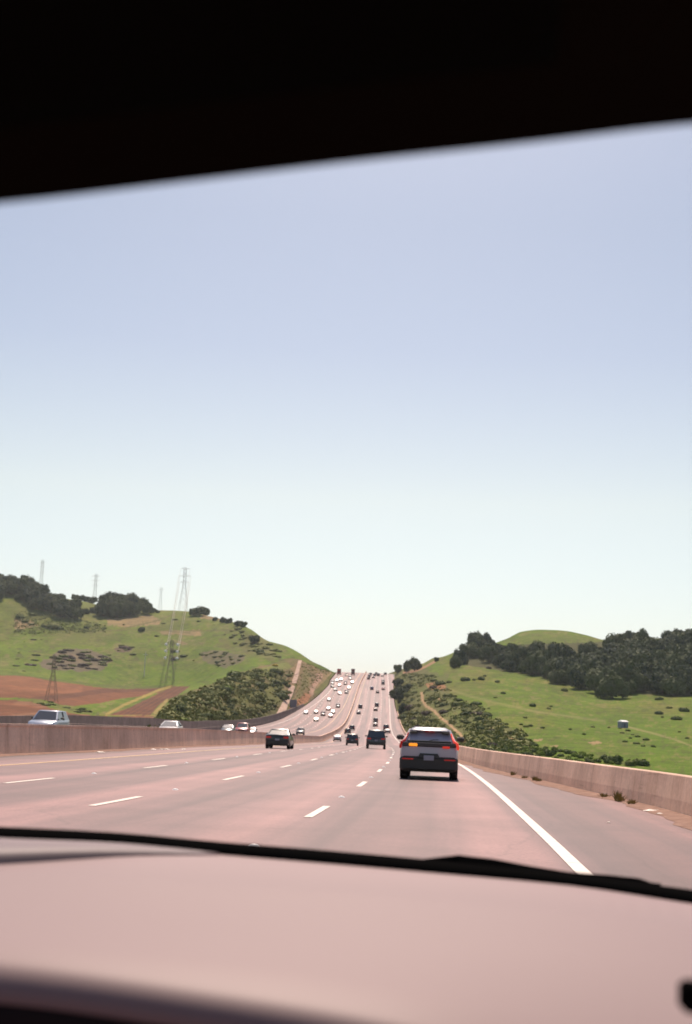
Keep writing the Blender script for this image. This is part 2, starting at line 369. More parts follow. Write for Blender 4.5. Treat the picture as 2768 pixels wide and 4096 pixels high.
def loft(name, px, rows, sub, color, label=None, amp=1.5, key=None):
    R = np.stack(rows)                      # rows x cols x 3
    n = R.shape[0]; out = []
    for i in range(n-1):
        p0 = R[max(i-1, 0)]; p1 = R[i]; p2 = R[i+1]; p3 = R[min(i+2, n-1)]
        L = np.linalg.norm(p2-p1, axis=-1, keepdims=True)
        m1 = (p2-p0)/np.maximum(np.linalg.norm(p2-p0, axis=-1, keepdims=True), 1e-6)*L*.8
        m2 = (p3-p1)/np.maximum(np.linalg.norm(p3-p1, axis=-1, keepdims=True), 1e-6)*L*.8
        for k in range(sub[i]+(1 if i == n-2 else 0)):
            t = k/sub[i]
            h = ((1+2*t)*(1-t)**2, t*(1-t)**2, t*t*(3-2*t), t*t*(t-1))
            out.append(h[0]*p1+h[1]*m1+h[2]*p2+h[3]*m2)
    G = np.stack(out); nr, nc = G.shape[:2]
    edge = np.clip(np.arange(nr)/6, 0, 1)[:, None]
    G[..., 2] += amp*edge*fbm(G[..., 0]/60, G[..., 1]/60, 4)*np.clip(G[..., 1]/600, .15, 1)
    V = G.reshape(-1, 3)
    qx, qy = proj(V)
    col = color(qx, qy, V)
    idx = np.arange(nr*nc).reshape(nr, nc)
    Fc = np.stack([idx[:-1, :-1], idx[:-1, 1:], idx[1:, 1:], idx[1:, :-1]], -1).reshape(-1, 4)
    o = mesh(name, V, Fc, GROUND, smooth=True)
    ca = o.data.color_attributes.new('ground', 'FLOAT_COLOR', 'POINT')
    ca.data.foreach_set('color', np.concatenate([col, np.ones((len(col), 1))], 1).ravel())
    TERR[key or name] = (G, qx.reshape(nr, nc), qy.reshape(nr, nc))
    return tag(o, label, kind='structure')
def onterr(key, px, py):
    """nearest visible terrain grid point to an image direction, refined by Y interpolation"""
    G, X, Y = TERR[key]
    d = (X-px)**2+(Y-py)**2*4
    j = np.unravel_index(np.argmin(d), d.shape)
    y = G[j][1]; d = ray(px, py); p = d/d[1]*y; p[2] = G[j][2]
    return p
GRASS = np.array([.10, .155, .014]); DRY = np.array([.27, .19, .10]); OLIVE = np.array([.125, .12, .04]); PLOW = np.array([.18, .078, .042])
PLOW2 = np.array([.115, .055, .036]); GREY = np.array([.15, .115, .085]); TAN = np.array([.40, .27, .15]); EARTH = np.array([.34, .16, .085])
def lerp(c, k, w): return c*(1-w[:, None])+np.asarray(k)*w[:, None]
def soft(px, py, poly, wob=5):
    a = px+wob*fbm(px/22, py/12, 3); b = py+wob*.6*fbm(px/22+9, py/12+3, 3)
    return inpoly(a, b, poly).astype(float)
def col_left(px, py, V):
    c = np.tile(GRASS, (len(px), 1)).astype(float)
    n = fbm(px/130, py/50, 4); c = lerp(c, OLIVE*1.3, np.clip(n*1.6, 0, .5)); c = lerp(c, [.14, .21, .02], np.clip(-n*1.6, 0, .6))
    mo = fbm(px/26+40, py/11+7, 4); c = lerp(c, [.085, .085, .03], np.clip((mo-.22)*3.2, 0, .75)); c = lerp(c, [.21, .175, .07], np.clip((-mo-.26)*3, 0, .6))
    tr = np.abs(fbm(px/110+3, py/20+9, 3)); c = lerp(c, [.24, .19, .09], (tr < .018)*.45)
    c = lerp(c, [.10, .17, .016], np.clip(1-np.abs(py-2700)/70, 0, 1)*.6)
    up = np.clip((2600-py)/130, 0, 1); c = lerp(c, [.145, .155, .04], up*.5)
    for P_ in ([(420, 2475), (600, 2462), (650, 2480), (640, 2500), (520, 2508), (430, 2500)], [(640, 2525), (800, 2520), (810, 2545), (650, 2535)], [(57, 2470), (110, 2480), (150, 2500), (90, 2520), (57, 2510)], [(700, 2560), (760, 2575), (730, 2585)], [(820, 2455), (900, 2470), (880, 2480), (800, 2475)]):
        c = lerp(c, DRY, soft(px, py, P_, 10)*.8)
    for pts, wd in (([(395, 2528), (470, 2520), (640, 2480), (700, 2455)], 3), ([(400, 2525), (560, 2518), (760, 2530)], 2.5), ([(760, 2523), (860, 2522), (940, 2520)], 3)):
        c = lerp(c, OLIVE, (dpath(px, py, pts) < wd)*.8)
    c = lerp(c, GREY, soft(px, py, [(150, 2660), (215, 2620), (240, 2600), (340, 2592), (420, 2620), (455, 2645), (400, 2685), (280, 2682), (190, 2680)], 16)*.85)
    c = lerp(c, [.12, .085, .06], soft(px, py, [(452, 2598), (490, 2580), (535, 2590), (520, 2608), (470, 2610)], 8)*.9)
    c = lerp(c, GREY, soft(px, py, [(800, 2610), (850, 2600), (980, 2620), (985, 2640), (900, 2672), (860, 2660), (810, 2645)], 14)*.7)
    nn = fbm(px/30, py/16, 3)
    c = lerp(c, OLIVE, soft(px, py, [(930, 2500), (1150, 2597), (1100, 2650), (940, 2610), (860, 2580)], 14)*np.clip(.35+nn, 0, .8))
    c = lerp(c, [.1, .12, .03], ((py > 2698) & (py < 2760) & (px < 700) & (dpath(px, py, [(-900, 2690), (57, 2700), (250, 2724), (400, 2744), (560, 2750), (740, 2742)]) < 5)).astype(float)*.8)
    # fields
    f1 = [(-900, 2690), (57, 2702), (130, 2708), (200, 2722), (300, 2735), (390, 2750), (480, 2756), (600, 2754), (680, 2748), (640, 2768), (550, 2787), (480, 2795), (400, 2812), (300, 2824), (240, 2818), (180, 2800), (57, 2790), (-900, 2800)]
    s = np.sin((py+px*.08)*.55)*.5+.5
    w1 = soft(px, py, f1, 3)
    c = lerp(c, PLOW, w1); c = lerp(c, [.27, .125, .065], w1*(py < 2775)*(px < 330)*.7*np.clip(.6+fbm(px/80, py/10, 3), 0, 1)); c = lerp(c, PLOW2, w1*(dpath(px, py, [(130, 2798), (300, 2780), (420, 2762), (640, 2756)]) < 9)*.8)
    f2 = [(-900, 2812), (57, 2800), (150, 2812), (220, 2838), (300, 2856), (430, 2866), (600, 2862), (660, 2880), (640, 2930), (-900, 2960)]
    w2 = soft(px, py, f2, 3); c = lerp(c, PLOW, w2); c = lerp(c, PLOW2, w2*s*.45)
    c = lerp(c, [.26, .14, .08], w2*np.clip(fbm(px/90, py/9, 3)*2, 0, .7))
    f3 = [(690, 2745), (760, 2746), (720, 2775), (640, 2815), (600, 2862), (450, 2862), (440, 2858), (520, 2830), (600, 2790)]
    w3 = soft(px, py, f3, 2); c = lerp(c, PLOW2, w3); c = lerp(c, PLOW, w3*(np.sin((px*.5+py*.87)*.5)*.5+.5)*.7)
    c = lerp(c, [.30, .24, .07], (dpath(px, py, [(425, 2858), (500, 2818), (590, 2780), (640, 2758), (685, 2746)]) < 5)*.95)
    c = lerp(c, [.30, .24, .08], (dpath(px, py, [(620, 2850), (650, 2820), (668, 2800)]) < 6)*.9)
    c = lerp(c, [.3, .22, .07], (dpath(px, py, [(400, 2858), (500, 2862), (620, 2862)]) < 2)*.7)
    return c
def cut(py, y0, y1): return np.clip((py-y0)/(y1-y0), 0, 1)
def col_spur(px, py, V):
    c = np.tile(OLIVE, (len(px), 1)).astype(float)
    n = fbm(px/50, py/28, 4); c = lerp(c, [.12, .13, .035], np.clip(n*2+.3, 0, 1)); c = lerp(c, [.19, .14, .075], np.clip(-n*2-.1, 0, .8))
    c = lerp(c, [.16, .19, .045], soft(px, py, [(980, 2700), (1060, 2665), (1150, 2650), (1170, 2670), (1080, 2690), (1000, 2720)], 8)*.7)
    c = lerp(c, DRY*.95, soft(px, py, [(1165, 2670), (1195, 2650), (1200, 2700), (1150, 2790), (1125, 2800), (1140, 2730)], 7)*.85)
    c = lerp(c, DRY, soft(px, py, [(1205, 2650), (1260, 2655), (1330, 2690), (1260, 2760), (1160, 2850), (1150, 2845), (1180, 2770)], 7)*.75)
    c = lerp(c, [.16, .155, .055], soft(px, py, [(1215, 2660), (1240, 2700), (1235, 2740), (1190, 2800), (1175, 2800), (1205, 2730)], 10)*.7)
    c = lerp(c, EARTH, soft(px, py, [(1150, 2830), (1200, 2790), (1225, 2770), (1245, 2780), (1235, 2800), (1190, 2840), (1155, 2862)], 6)*.9)
    c = lerp(c, [.42, .27, .2], soft(px, py, [(1235, 2765), (1255, 2720), (1262, 2695), (1290, 2690), (1290, 2715), (1262, 2745), (1250, 2790)], 5)*.8)
    return c
def col_right(px, py, V):
    c = np.tile(GRASS, (len(px), 1)).astype(float)
    n = fbm(px/120, py/40, 4); c = lerp(c, [.15, .145, .035], np.clip(n*1.6, 0, .7)); c = lerp(c, [.105, .17, .016], np.clip(-n*1.6, 0, .6))
    c = lerp(c, [.095, .165, .014], np.clip((py-2830)/120, 0, 1)*.7)
    mo = fbm(px/26+40, py/11+7, 4); c = lerp(c, [.085, .085, .03], np.clip((mo-.22)*3.2, 0, .45)); c = lerp(c, [.21, .175, .07], np.clip((-mo-.26)*3, 0, .45))
    tr = np.abs(fbm(px/110+3, py/20+9, 3)); c = lerp(c, [.24, .19, .09], (tr < .018)*.3)
    br = inpoly(px, py, [(1540, 2670), (1660, 2668), (1800, 2700), (1790, 2740), (1830, 2790), (1900, 2810), (2000, 2880), (2110, 2940), (2170, 3010), (2170, 3300), (1540, 3300)])
    nn = fbm(px/34, py/20, 4)
    bw = soft(px, py, [(1540, 2670), (1660, 2668), (1800, 2700), (1780, 2740), (1830, 2800), (1900, 2820), (2000, 2890), (2100, 2950), (2150, 3010), (2150, 3300), (1540, 3300)], 26)
    c = lerp(c, [.12, .115, .045], bw*np.clip(.75+nn*.6, 0, 1)); c = lerp(c, [.11, .125, .035], bw*np.clip(nn*2, 0, .8))
    c = lerp(c, [.12, .12, .045], soft(px, py, [(2028, 2563), (2154, 2526), (2350, 2548), (2430, 2567), (2430, 2600), (2154, 2620), (2028, 2600)], 8)*.3)
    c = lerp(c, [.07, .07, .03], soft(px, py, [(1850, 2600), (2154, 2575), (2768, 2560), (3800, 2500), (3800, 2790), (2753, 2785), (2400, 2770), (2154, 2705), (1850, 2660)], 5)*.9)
    c = lerp(c, [.36, .2, .13], (dpath(px, py, [(1615, 2692), (1665, 2682), (1700, 2668), (1740, 2646)]) < 5)*.8)
    c = lerp(c, EARTH*1.1, soft(px, py, [(1700, 2740), (1740, 2728), (1775, 2740), (1785, 2760), (1720, 2760)], 9)*.75)
    dd = dpath(px, py, [(1686, 2772), (1690, 2800), (1705, 2825), (1738, 2845), (1765, 2875), (1790, 2890), (1815, 2915), (1840, 2935), (1860, 2970)])
    c = lerp(c, TAN*.95, (dd < 5.5+2.5*fbm(px/15, py/9, 2)).astype(float)*.95)
    c = lerp(c, TAN*.8, (dpath(px, py, [(1940, 2895), (1975, 2915), (2010, 2935), (2060, 2960)]) < 3.5)*.7)
    c = lerp(c, TAN*.8, (dpath(px, py, [(1755, 2790), (1762, 2810)]) < 4)*.7)
    c = lerp(c, [.24, .22, .09], np.exp(-(dpath(px, py, [(1800, 2760), (1900, 2790), (2020, 2820), (2154, 2848), (2320, 2872), (2420, 2885)])/5)**2)*.5)
    c = lerp(c, [.30, .25, .12], np.exp(-(dpath(px, py, [(2500, 2905), (2600, 2930), (2700, 2958), (2768, 2985)])/3)**2)*.7)
    for P_ in ([(2130, 2958), (2170, 2955), (2165, 2964), (2135, 2966)], [(2350, 2968), (2395, 2964), (2410, 2972), (2370, 2978)], [(2200, 2985), (2235, 2980), (2225, 2992)]):
        c = lerp(c, TAN*.9, soft(px, py, P_, 4)*.8)
    return c
PXL = np.concatenate([np.arange(-900, 20, 24.), np.arange(20, 1350, 4.)])
g = lambda tab: profile_row(tab, PXL)
RL4 = [(-900, 2200, 1300), (-300, 2250, 1300), (57, 2330, 1300), (110, 2345, 1300), (190, 2372, 1300), (250, 2392, 1300), (320, 2402, 1300), (400, 2422, 1300), (500, 2439, 1300), (600, 2443, 1300), (740, 2446, 1290), (850, 2474, 1240), (960, 2502, 1170), (1000, 2522, 1110), (1060, 2562, 1050), (1150, 2594, 1000), (1200, 2620, 985), (1253, 2652, 985), (1309, 2673, 1010), (1345, 2692, 1040)]
back = [(a, c+260, float(U(a, b, c)[2])-45) for a, b, c in RL4]
loft('hill', PXL, [
    edge_row(EO, PXL, -1.0, -.1, 60, 1060, profO),
    world_row([(-900, 150, -.8), (-300, 190, -.8), (57, 240, -.8), (250, 270, -.8), (450, 310, -.8), (600, 350, -.8), (740, 410, -.5), (880, 520, 1), (1000, 610, 6), (1080, 680, 12), (1150, 745, 20), (1200, 790, 25), (1260, 850, 31), (1322, 975, 42), (1345, 1020, 44)], PXL),
    g([(-900, 2680, 850), (57, 2703, 850), (250, 2726, 860), (400, 2746, 880), (550, 2752, 930), (650, 2748, 930), (740, 2738, 920), (880, 2690, 880), (1000, 2650, 860), (1080, 2640, 860), (1150, 2648, 880), (1200, 2666, 900), (1260, 2688, 940), (1322, 2702, 1000), (1345, 2704, 1030)]),
    g([(-900, 2450, 1080), (57, 2560, 1080), (450, 2585, 1080), (740, 2592, 1075), (880, 2592, 1030), (1000, 2598, 970), (1080, 2606, 935), (1150, 2625, 925), (1200, 2645, 935), (1260, 2672, 960), (1322, 2693, 1005), (1345, 2699, 1034)]),
    g(RL4), world_row(back, PXL)], [20, 90, 60, 50, 6], col_left, key='left')
PXS = np.arange(480, 1346, 4.)
SR = [(480, 2950, 240), (560, 2930, 300), (600, 2908, 335), (640, 2884, 370), (693, 2800, 430), (786, 2765, 500), (872, 2726, 560), (950, 2688, 620), (1027, 2668, 680), (1100, 2648, 735), (1150, 2632, 770), (1193, 2638, 800), (1230, 2652, 840), (1270, 2670, 890), (1322, 2692, 975), (1345, 2700, 1000)]
loft('bank', PXS, [edge_row(EO, PXS, -.8, -.05, 60, 1060, profO), profile_row(SR, PXS),
    world_row([(a, c+70, float(U(a, b, c)[2])-12) for a, b, c in SR], PXS)], [80, 8], col_spur, amp=2.5, key='spur')
PXR = np.concatenate([np.arange(1545, 2780, 4.), np.arange(2780, 3800, 24.)])
RR4 = [(1545, 2697, 1020), (1575, 2689, 1010), (1600, 2685, 1010), (1650, 2678, 1010), (1696, 2663, 1010), (1735, 2644, 1010), (1759, 2642, 1010), (1841, 2612, 1000), (1950, 2588, 985), (2028, 2563, 980), (2087, 2535, 980), (2154, 2527, 980), (2250, 2531, 980), (2350, 2548, 980), (2430, 2567, 980), (2550, 2560, 960), (2753, 2550, 940), (3800, 2480, 900)]
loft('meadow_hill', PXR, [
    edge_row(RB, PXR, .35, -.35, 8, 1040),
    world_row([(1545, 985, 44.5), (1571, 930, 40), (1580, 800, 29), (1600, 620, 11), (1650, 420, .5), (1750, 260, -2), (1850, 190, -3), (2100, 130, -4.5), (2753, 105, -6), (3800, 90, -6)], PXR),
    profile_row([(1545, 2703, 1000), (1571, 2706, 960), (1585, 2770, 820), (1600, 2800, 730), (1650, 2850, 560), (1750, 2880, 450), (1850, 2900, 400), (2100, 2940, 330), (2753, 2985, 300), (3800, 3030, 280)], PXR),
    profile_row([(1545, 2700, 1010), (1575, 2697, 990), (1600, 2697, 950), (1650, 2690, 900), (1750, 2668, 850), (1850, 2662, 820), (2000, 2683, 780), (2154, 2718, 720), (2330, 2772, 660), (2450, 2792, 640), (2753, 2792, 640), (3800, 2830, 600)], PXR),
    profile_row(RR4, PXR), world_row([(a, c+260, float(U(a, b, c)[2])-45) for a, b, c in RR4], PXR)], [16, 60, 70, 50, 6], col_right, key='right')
gp = MB(); gp.add([(-2600, -300, -9), (2600, -300, -9), (2600, 3200, -9), (-2600, 3200, -9)], [(0, 1, 2, 3)])
tag(gp.build('ground', dirt_mat('far_ground', (.1, .13, .04), (.14, .17, .05), .02)), kind='structure')

# ------------------------------------------------------------------ vegetation
def foliage_mat(name, a, b, rnd=.35):
    m = mat(name, a, .75, spec=.15)
    oi = nd(m, 'ShaderNodeObjectInfo'); at = nd(m, 'ShaderNodeAttribute', attribute_name='tone')
    n = noise(m, .45, 3, .6, mapping(m, (1, 1, 1)))
    ad = nd(m, 'ShaderNodeMath', operation='MULTIPLY_ADD'); lk(m, oi.outputs['Random'], ad.inputs[0]); ad.inputs[1].default_value = rnd
    lk(m, n, ad.inputs[2])
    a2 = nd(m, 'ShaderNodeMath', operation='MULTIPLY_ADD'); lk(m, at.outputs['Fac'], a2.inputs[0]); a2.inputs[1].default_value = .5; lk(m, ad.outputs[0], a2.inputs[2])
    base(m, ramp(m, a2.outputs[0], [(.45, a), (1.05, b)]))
    return m
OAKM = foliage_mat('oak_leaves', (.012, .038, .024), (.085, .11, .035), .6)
BUSHM = foliage_mat('bush_leaves', (.055, .09, .03), (.14, .18, .045))
SCRUBM = foliage_mat('scrub_leaves', (.125, .16, .035), (.23, .24, .07), .45)
GREYM = foliage_mat('grey_scrub_leaves', (.07, .055, .042), (.17, .13, .10))
LIMEM = foliage_mat('bright_bush_leaves', (.12, .18, .02), (.27, .33, .06))
YELM = foliage_mat('yellow_flowers', (.5, .36, .03), (.75, .55, .06))
BARK = mat('bark', (.12, .085, .06), .9)
def leafcloud(seed, lobes, nleaf, size, core=.82):
    """lobes: (centre, radii). Dark core lumps + scattered leaf clumps. Returns V,F,tone"""
    r = np.random.default_rng(seed); V = []; Fc = []; T = []
    for c, rad in lobes:
        c = np.array(c, float); rad = np.array(rad, float); nu, nv = 9, 6; n0 = len(V)
        for j in range(nv+1):
            for i in range(nu):
                th = math.pi*j/nv; ph = 2*math.pi*i/nu
                d = np.array([math.sin(th)*math.cos(ph), math.sin(th)*math.sin(ph), math.cos(th)])
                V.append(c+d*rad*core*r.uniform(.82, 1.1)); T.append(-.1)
        for j in range(nv):
            for i in range(nu):
                a = n0+j*nu+i; b = n0+j*nu+(i+1) % nu; Fc.append((a, a+nu, b+nu, b))
    wts = np.array([l[1][0]*l[1][2] for l in lobes]); wts = wts/wts.sum()
    for k in range(nleaf):
        c, rad = lobes[r.choice(len(lobes), p=wts)]
        d = r.normal(size=3); d[2] = d[2]*.9+.15; d /= np.linalg.norm(d)
        p = np.array(c)+d*np.array(rad)*r.uniform(.8, 1.12)
        nrm = d+r.normal(size=3)*.55; nrm /= np.linalg.norm(nrm)
        a = np.cross(nrm, r.normal(size=3)); a /= np.linalg.norm(a); b = np.cross(nrm, a); s = size*r.uniform(.5, 1.25)
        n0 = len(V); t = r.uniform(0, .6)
        for u, v in ((-1, -.3), (-.2, -1), (.9, -.5), (1, .5), (.1, 1), (-.9, .5)):
            V.append(p+(a*u+b*v*.8)*s*r.uniform(.75, 1.1)+nrm*s*r.uniform(-.2, .2)); T.append(t)
        Fc.append(tuple(range(n0, n0+6)))
    return V, Fc, T
def cloudmesh(name, data, m):
    V, Fc, T = data; o = mesh(name, V, Fc, m, link=False)
    at = o.data.attributes.new('tone', 'FLOAT', 'POINT'); at.data.foreach_set('value', T); return o.data
def crown_lobes(seed, R, H, z0, n):
    r = np.random.default_rng(seed); L = [((0, 0, z0+H*.5), (R*.62, R*.62, H*.5))]
    for k in range(n):
        a = 2*math.pi*k/n+r.uniform(-.3, .3); q = R*r.uniform(.45, .72); s = r.uniform(.28, .5)
        L.append(((q*math.cos(a), q*math.sin(a), z0+H*r.uniform(.3, .72)), (R*s, R*s, H*s*.75)))
    return L
def trunk_mesh(seed, h, R):
    r = np.random.default_rng(seed); b = MB()
    b.tube([(0, 0, -1), (0, 0, .4), (.1, .05, h*.5), (.15, 0, h)], [.55, .42, .34, .28], 8)
    for k in range(5):
        a = 2*math.pi*k/5+r.uniform(-.3, .3)
        b.tube([(.12, .02, h*.75), (math.cos(a)*R*.3, math.sin(a)*R*.3, h*1.2), (math.cos(a)*R*.55, math.sin(a)*R*.55, h*1.75)], [.2, .14, .06], 5)
    o = b.build('trunk', BARK, link=False); return o.data
OAKS = []
for k in range(5):
    R = 5.2; H = 7.2+k*.4
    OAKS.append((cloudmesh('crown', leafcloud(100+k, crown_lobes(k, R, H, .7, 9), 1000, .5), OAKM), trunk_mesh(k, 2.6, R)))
def tree(key, px, py, s, label, group, cat='tree', kinds=OAKS, sx=1, sz=1, sink=.9, name='oak_tree', p=None):
    p = onterr(key, px, py) if p is None else p
    i = random.randrange(len(kinds)); root = empty(name, (p[0], p[1], p[2]-sink), (0, 0, random.uniform(0, 6.28)))
    root.scale = (s*sx, s*sx, s*sz); tag(root, label, cat, group)
    for nm, me in (('crown', kinds[i][0]), ('trunk', kinds[i][1])):
        c = bpy.data.objects.new(nm, me); C.objects.link(c); c.parent = root
    return root
def scatter(poly, dx, dy, jitter=.45):
    xs = [p[0] for p in poly]; ys = [p[1] for p in poly]; out = []; row = 0
    y = min(ys)
    while y < max(ys):
        x = min(xs)+(dx/2 if row % 2 else 0)
        while x < max(xs):
            a = x+random.uniform(-1, 1)*dx*jitter; b = y+random.uniform(-1, 1)*dy*jitter
            if inpoly(np.array([a]), np.array([b]), poly)[0]: out.append((a, b))
            x += dx
        y += dy; row += 1
    return out
FR = [(1858, 2612), (1900, 2598), (1960, 2592), (2030, 2592), (2080, 2608), (2160, 2620), (2260, 2620), (2350, 2612), (2440, 2582), (2520, 2580), (2600, 2586), (2700, 2580), (2850, 2580), (2850, 2782), (2753, 2786), (2560, 2782), (2470, 2775), (2400, 2772), (2330, 2765), (2230, 2738), (2154, 2712), (2060, 2692), (1960, 2668), (1870, 2655)]
for a, b in scatter(FR, 39, 20): tree('right', a, b, (random.choice([.8, 1, 1.2, 1.4]) if b > 2650 else (random.choice([.6, .75, .9]) if 1990 < a < 2440 else random.choice([.9, 1.1, 1.25])))*random.uniform(.9, 1.1), 'dark evergreen oak in the dense wood on the right hill', 'oaks of the dense wood on the right hill', sz=random.uniform(.85, 1.15))
for a, b, s in ((2450, 2795, 1.35), (2410, 2790, .7)): tree('right', a, b, s, 'large rounded oak bulging out of the lower edge of the right wood' if s > 1 else 'smaller oak tucked beside the large rounded oak at the lower edge of the right wood', None)
for a, b, s in ((2480, 2568, .7), (2520, 2564, .85), (2565, 2568, .75), (2440, 2576, .5)): tree('right', a, b, s, 'oak on the rounded skyline clump left of the right wood\'s highest clump', 'oaks in the rounded skyline clump above the right wood')
for a, b, s in ((2670, 2566, .8), (2715, 2562, 1.0), (2755, 2564, .9), (2790, 2562, .95)): tree('right', a, b, s, 'oak in the tall skyline clump at the right edge above the wood', 'oaks in the tall skyline clump at the right edge')
for a, b, s, l in ((1822, 2672, .75, 'dark round oak standing just left of the right wood, lower one of the pair'), (1840, 2660, .85, 'dark round oak standing just left of the right wood, upper one of the pair'), (1592, 2690, .62, 'leftmost small round tree on the skyline right of the road crest'), (1627, 2688, .8, 'slim middle tree on the skyline right of the road crest'), (1658, 2684, .95, 'tallest of the small trees on the skyline right of the road crest'), (1745, 2646, .35, 'tiny lone tree on the brown skyline left of the right hill')):
    tree('right', a, b, s, l, None, sx=.6 if 'slim' in l else 1, sz=1.25)
for a, b, s, l in ((1592, 2750, .75, 'dark round bush-like oak close to the right shoulder below the crest'), (1600, 2805, 1.05, 'large dark oak leaning over the right shoulder halfway up the climb'), (1585, 2790, .7, 'dark oak just uphill of the large one over the right shoulder'), (1618, 2858, .6, 'lowest dark oak beside the right shoulder on the climb'), (1632, 2760, .5, 'upright dark tree behind the roadside oaks on the right')):
    tree('right', a, b, s, l, None)
FL1 = [(-200, 2310), (57, 2335), (110, 2350), (175, 2385), (200, 2405), (310, 2430), (310, 2480), (250, 2490), (215, 2480), (190, 2450), (130, 2435), (110, 2415), (57, 2405), (-200, 2400)]
for a, b in scatter(FL1, 26, 18): tree('left', a, b, random.uniform(.85, 1.5), 'dark oak in the wood on the far left hilltop', 'oaks of the wood on the far left hilltop')
FL2 = [(400, 2430), (440, 2412), (500, 2410), (560, 2420), (590, 2438), (590, 2476), (500, 2480), (390, 2480)]
for a, b in scatter(FL2, 26, 14): tree('left', a, b, random.uniform(1.0, 1.55), 'dark oak in the oblong grove on the left hilltop', 'oaks of the oblong grove on the left hilltop', sz=1.1)
for a, b, s, l in ((253, 2392, .5, 'tiny lone tree on the left skyline beside the far left wood'), (298, 2400, .75, 'first round tree of the skyline row between the left wood and the oblong grove'), (325, 2404, .8, 'second round tree of the skyline row between the left wood and the oblong grove'), (345, 2408, .75, 'third tree of the skyline row between the left wood and the oblong grove'), (370, 2414, .85, 'last tree of the skyline row beside the oblong grove'), (345, 2455, .6, 'low dark oak in the gap left of the oblong grove'), (370, 2450, .6, 'dark oak against the left end of the oblong grove'), (610, 2450, .6, 'small oak just right of the oblong grove'), (630, 2452, .45, 'smallest oak right of the oblong grove'), (775, 2462, .85, 'left tree of the lone grey clump on the left skyline'), (798, 2462, 1.05, 'middle tree of the lone clump on the left skyline'), (818, 2464, .95, 'right tree of the lone clump on the left skyline'), (860, 2482, .45, 'low tree on the descending left skyline nearest the lone clump'), (893, 2490, .6, 'round tree on the descending left skyline left of the last pair'), (915, 2492, .6, 'round tree on the descending left skyline before the last pair'), (950, 2505, .65, 'left tree of the last pair on the descending left skyline'), (970, 2510, .7, 'right tree of the last pair on the descending left skyline'), (565, 2525, .55, 'small dark oak on the green slope below the oblong grove'), (1018, 2575, .85, 'dark oak on the shoulder of the left hill below the ridge')):
    tree('left', a, b, s, l, None)
# bushes: low mounds
def bush_mesh(seed, m, n=330, size=.24):
    r = np.random.default_rng(seed); L = [((0, 0, .55), (1, 1, .75))]
    for k in range(4):
        a = 2*math.pi*k/4+r.uniform(-.5, .5); L.append(((.6*math.cos(a), .6*math.sin(a), r.uniform(.35, .7)), (.6, .6, .5)))
    return cloudmesh('bush', leafcloud(seed, L, n, size*.62, .85), m)
BM = {k: [bush_mesh(300+i+j*10, m) for i in range(3)] for j, (k, m) in enumerate((('dark', BUSHM), ('scrub', SCRUBM), ('grey', GREYM), ('lime', LIMEM), ('yellow', YELM)))}
def bush(key, px, py, wpx, kind, label, group=None, flat=.7, p=None):
    p = onterr(key, px, py) if p is None else p
    s = wpx/2*p[1]/F/1.15
    BQ.append((wpx if group else 999, random.choice(BM[kind]), (p[0], p[1], p[2]-.15*s), random.uniform(0, 6.28), (s*random.uniform(.9, 1.2), s*random.uniform(.9, 1.2), s*flat*random.uniform(.85, 1.2)), label, group))
BQ = []
def flush_bushes():
    BQ.sort(key=lambda b: -b[0])
    for _, me, loc, rz, sc, label, group in BQ[:290]:
        o = bpy.data.objects.new('bush', me); C.objects.link(o); o.location = loc; o.rotation_euler = (0, 0, rz); o.scale = sc
        tag(o, label, 'bush', group)
    V = []; Fc = []; T = []; MI = []; mats = []; cache = {}; n0 = 0
    for _, me, loc, rz, sc, label, group in BQ[290:]:
        if me.name not in cache:
            co = np.empty(len(me.vertices)*3); me.vertices.foreach_get('co', co); t = np.empty(len(me.vertices)); me.attributes['tone'].data.foreach_get('value', t)
            cache[me.name] = (co.reshape(-1, 3), t, [tuple(p.vertices) for p in me.polygons])
        co, t, fs = cache[me.name]; m = me.materials[0]
        if m not in mats: mats.append(m)
        q = co*np.array(sc); c, s = math.cos(rz), math.sin(rz)
        V.append(np.stack([c*q[:, 0]-s*q[:, 1], s*q[:, 0]+c*q[:, 1], q[:, 2]], -1)+np.array(loc)); T.append(t+random.uniform(-.1, .5))
        Fc += [tuple(i+n0 for i in f) for f in fs]; MI += [mats.index(m)]*len(fs); n0 += len(co)
    o = mesh('small_bushes', np.concatenate(V), Fc, mats, mi=MI); at = o.data.attributes.new('tone', 'FLOAT', 'POINT'); at.data.foreach_set('value', np.concatenate(T))
    tag(o, 'smallest far bushes of the hillsides that merge into the brush', kind='stuff')
# individually visible bushes of the right meadow
for i, (a, b, wd) in enumerate([(1665, 2703, 15), (1735, 2726, 24), (1761, 2728, 20), (1796, 2733, 18), (1989, 2729, 18), (2013, 2775, 16), (1981, 2791, 12), (1823, 2798, 15), (2130, 2828, 24), (2101, 2874, 16), (1956, 2834, 10), (1860, 2722, 34), (1896, 2723, 14), (1925, 2719, 26), (1939, 2706, 14), (2195, 2836, 18), (2204, 2826, 10), (2281, 2920, 13), (2371, 2909, 13), (2336, 2941, 14), (2170, 2915, 14), (2257, 2764, 24), (2637, 2801, 26), (2635, 2858, 28), (2649, 2871, 12), (2705, 2879, 34), (2736, 2848, 30), (2676, 2834, 20), (2667, 2826, 12), (2122, 2905, 18), (2105, 2910, 20), (2084, 2902, 12), (2060, 2930, 14), (2435, 2913, 10), (2026, 2898, 14), (2392, 2785, 12), (2717, 2930, 12), (2748, 2955, 14)]):
    bush('right', a, b, wd*1.25, 'dark' if i % 3 else 'scrub', 'small dark bush dotted over the open green meadow on the right hill', 'bushes dotted over the green meadow on the right hill', flat=.8)
bush('right', 1954, 2676, 26, 'grey', 'pale grey-green round bush at the upper edge of the meadow, touching the wood')
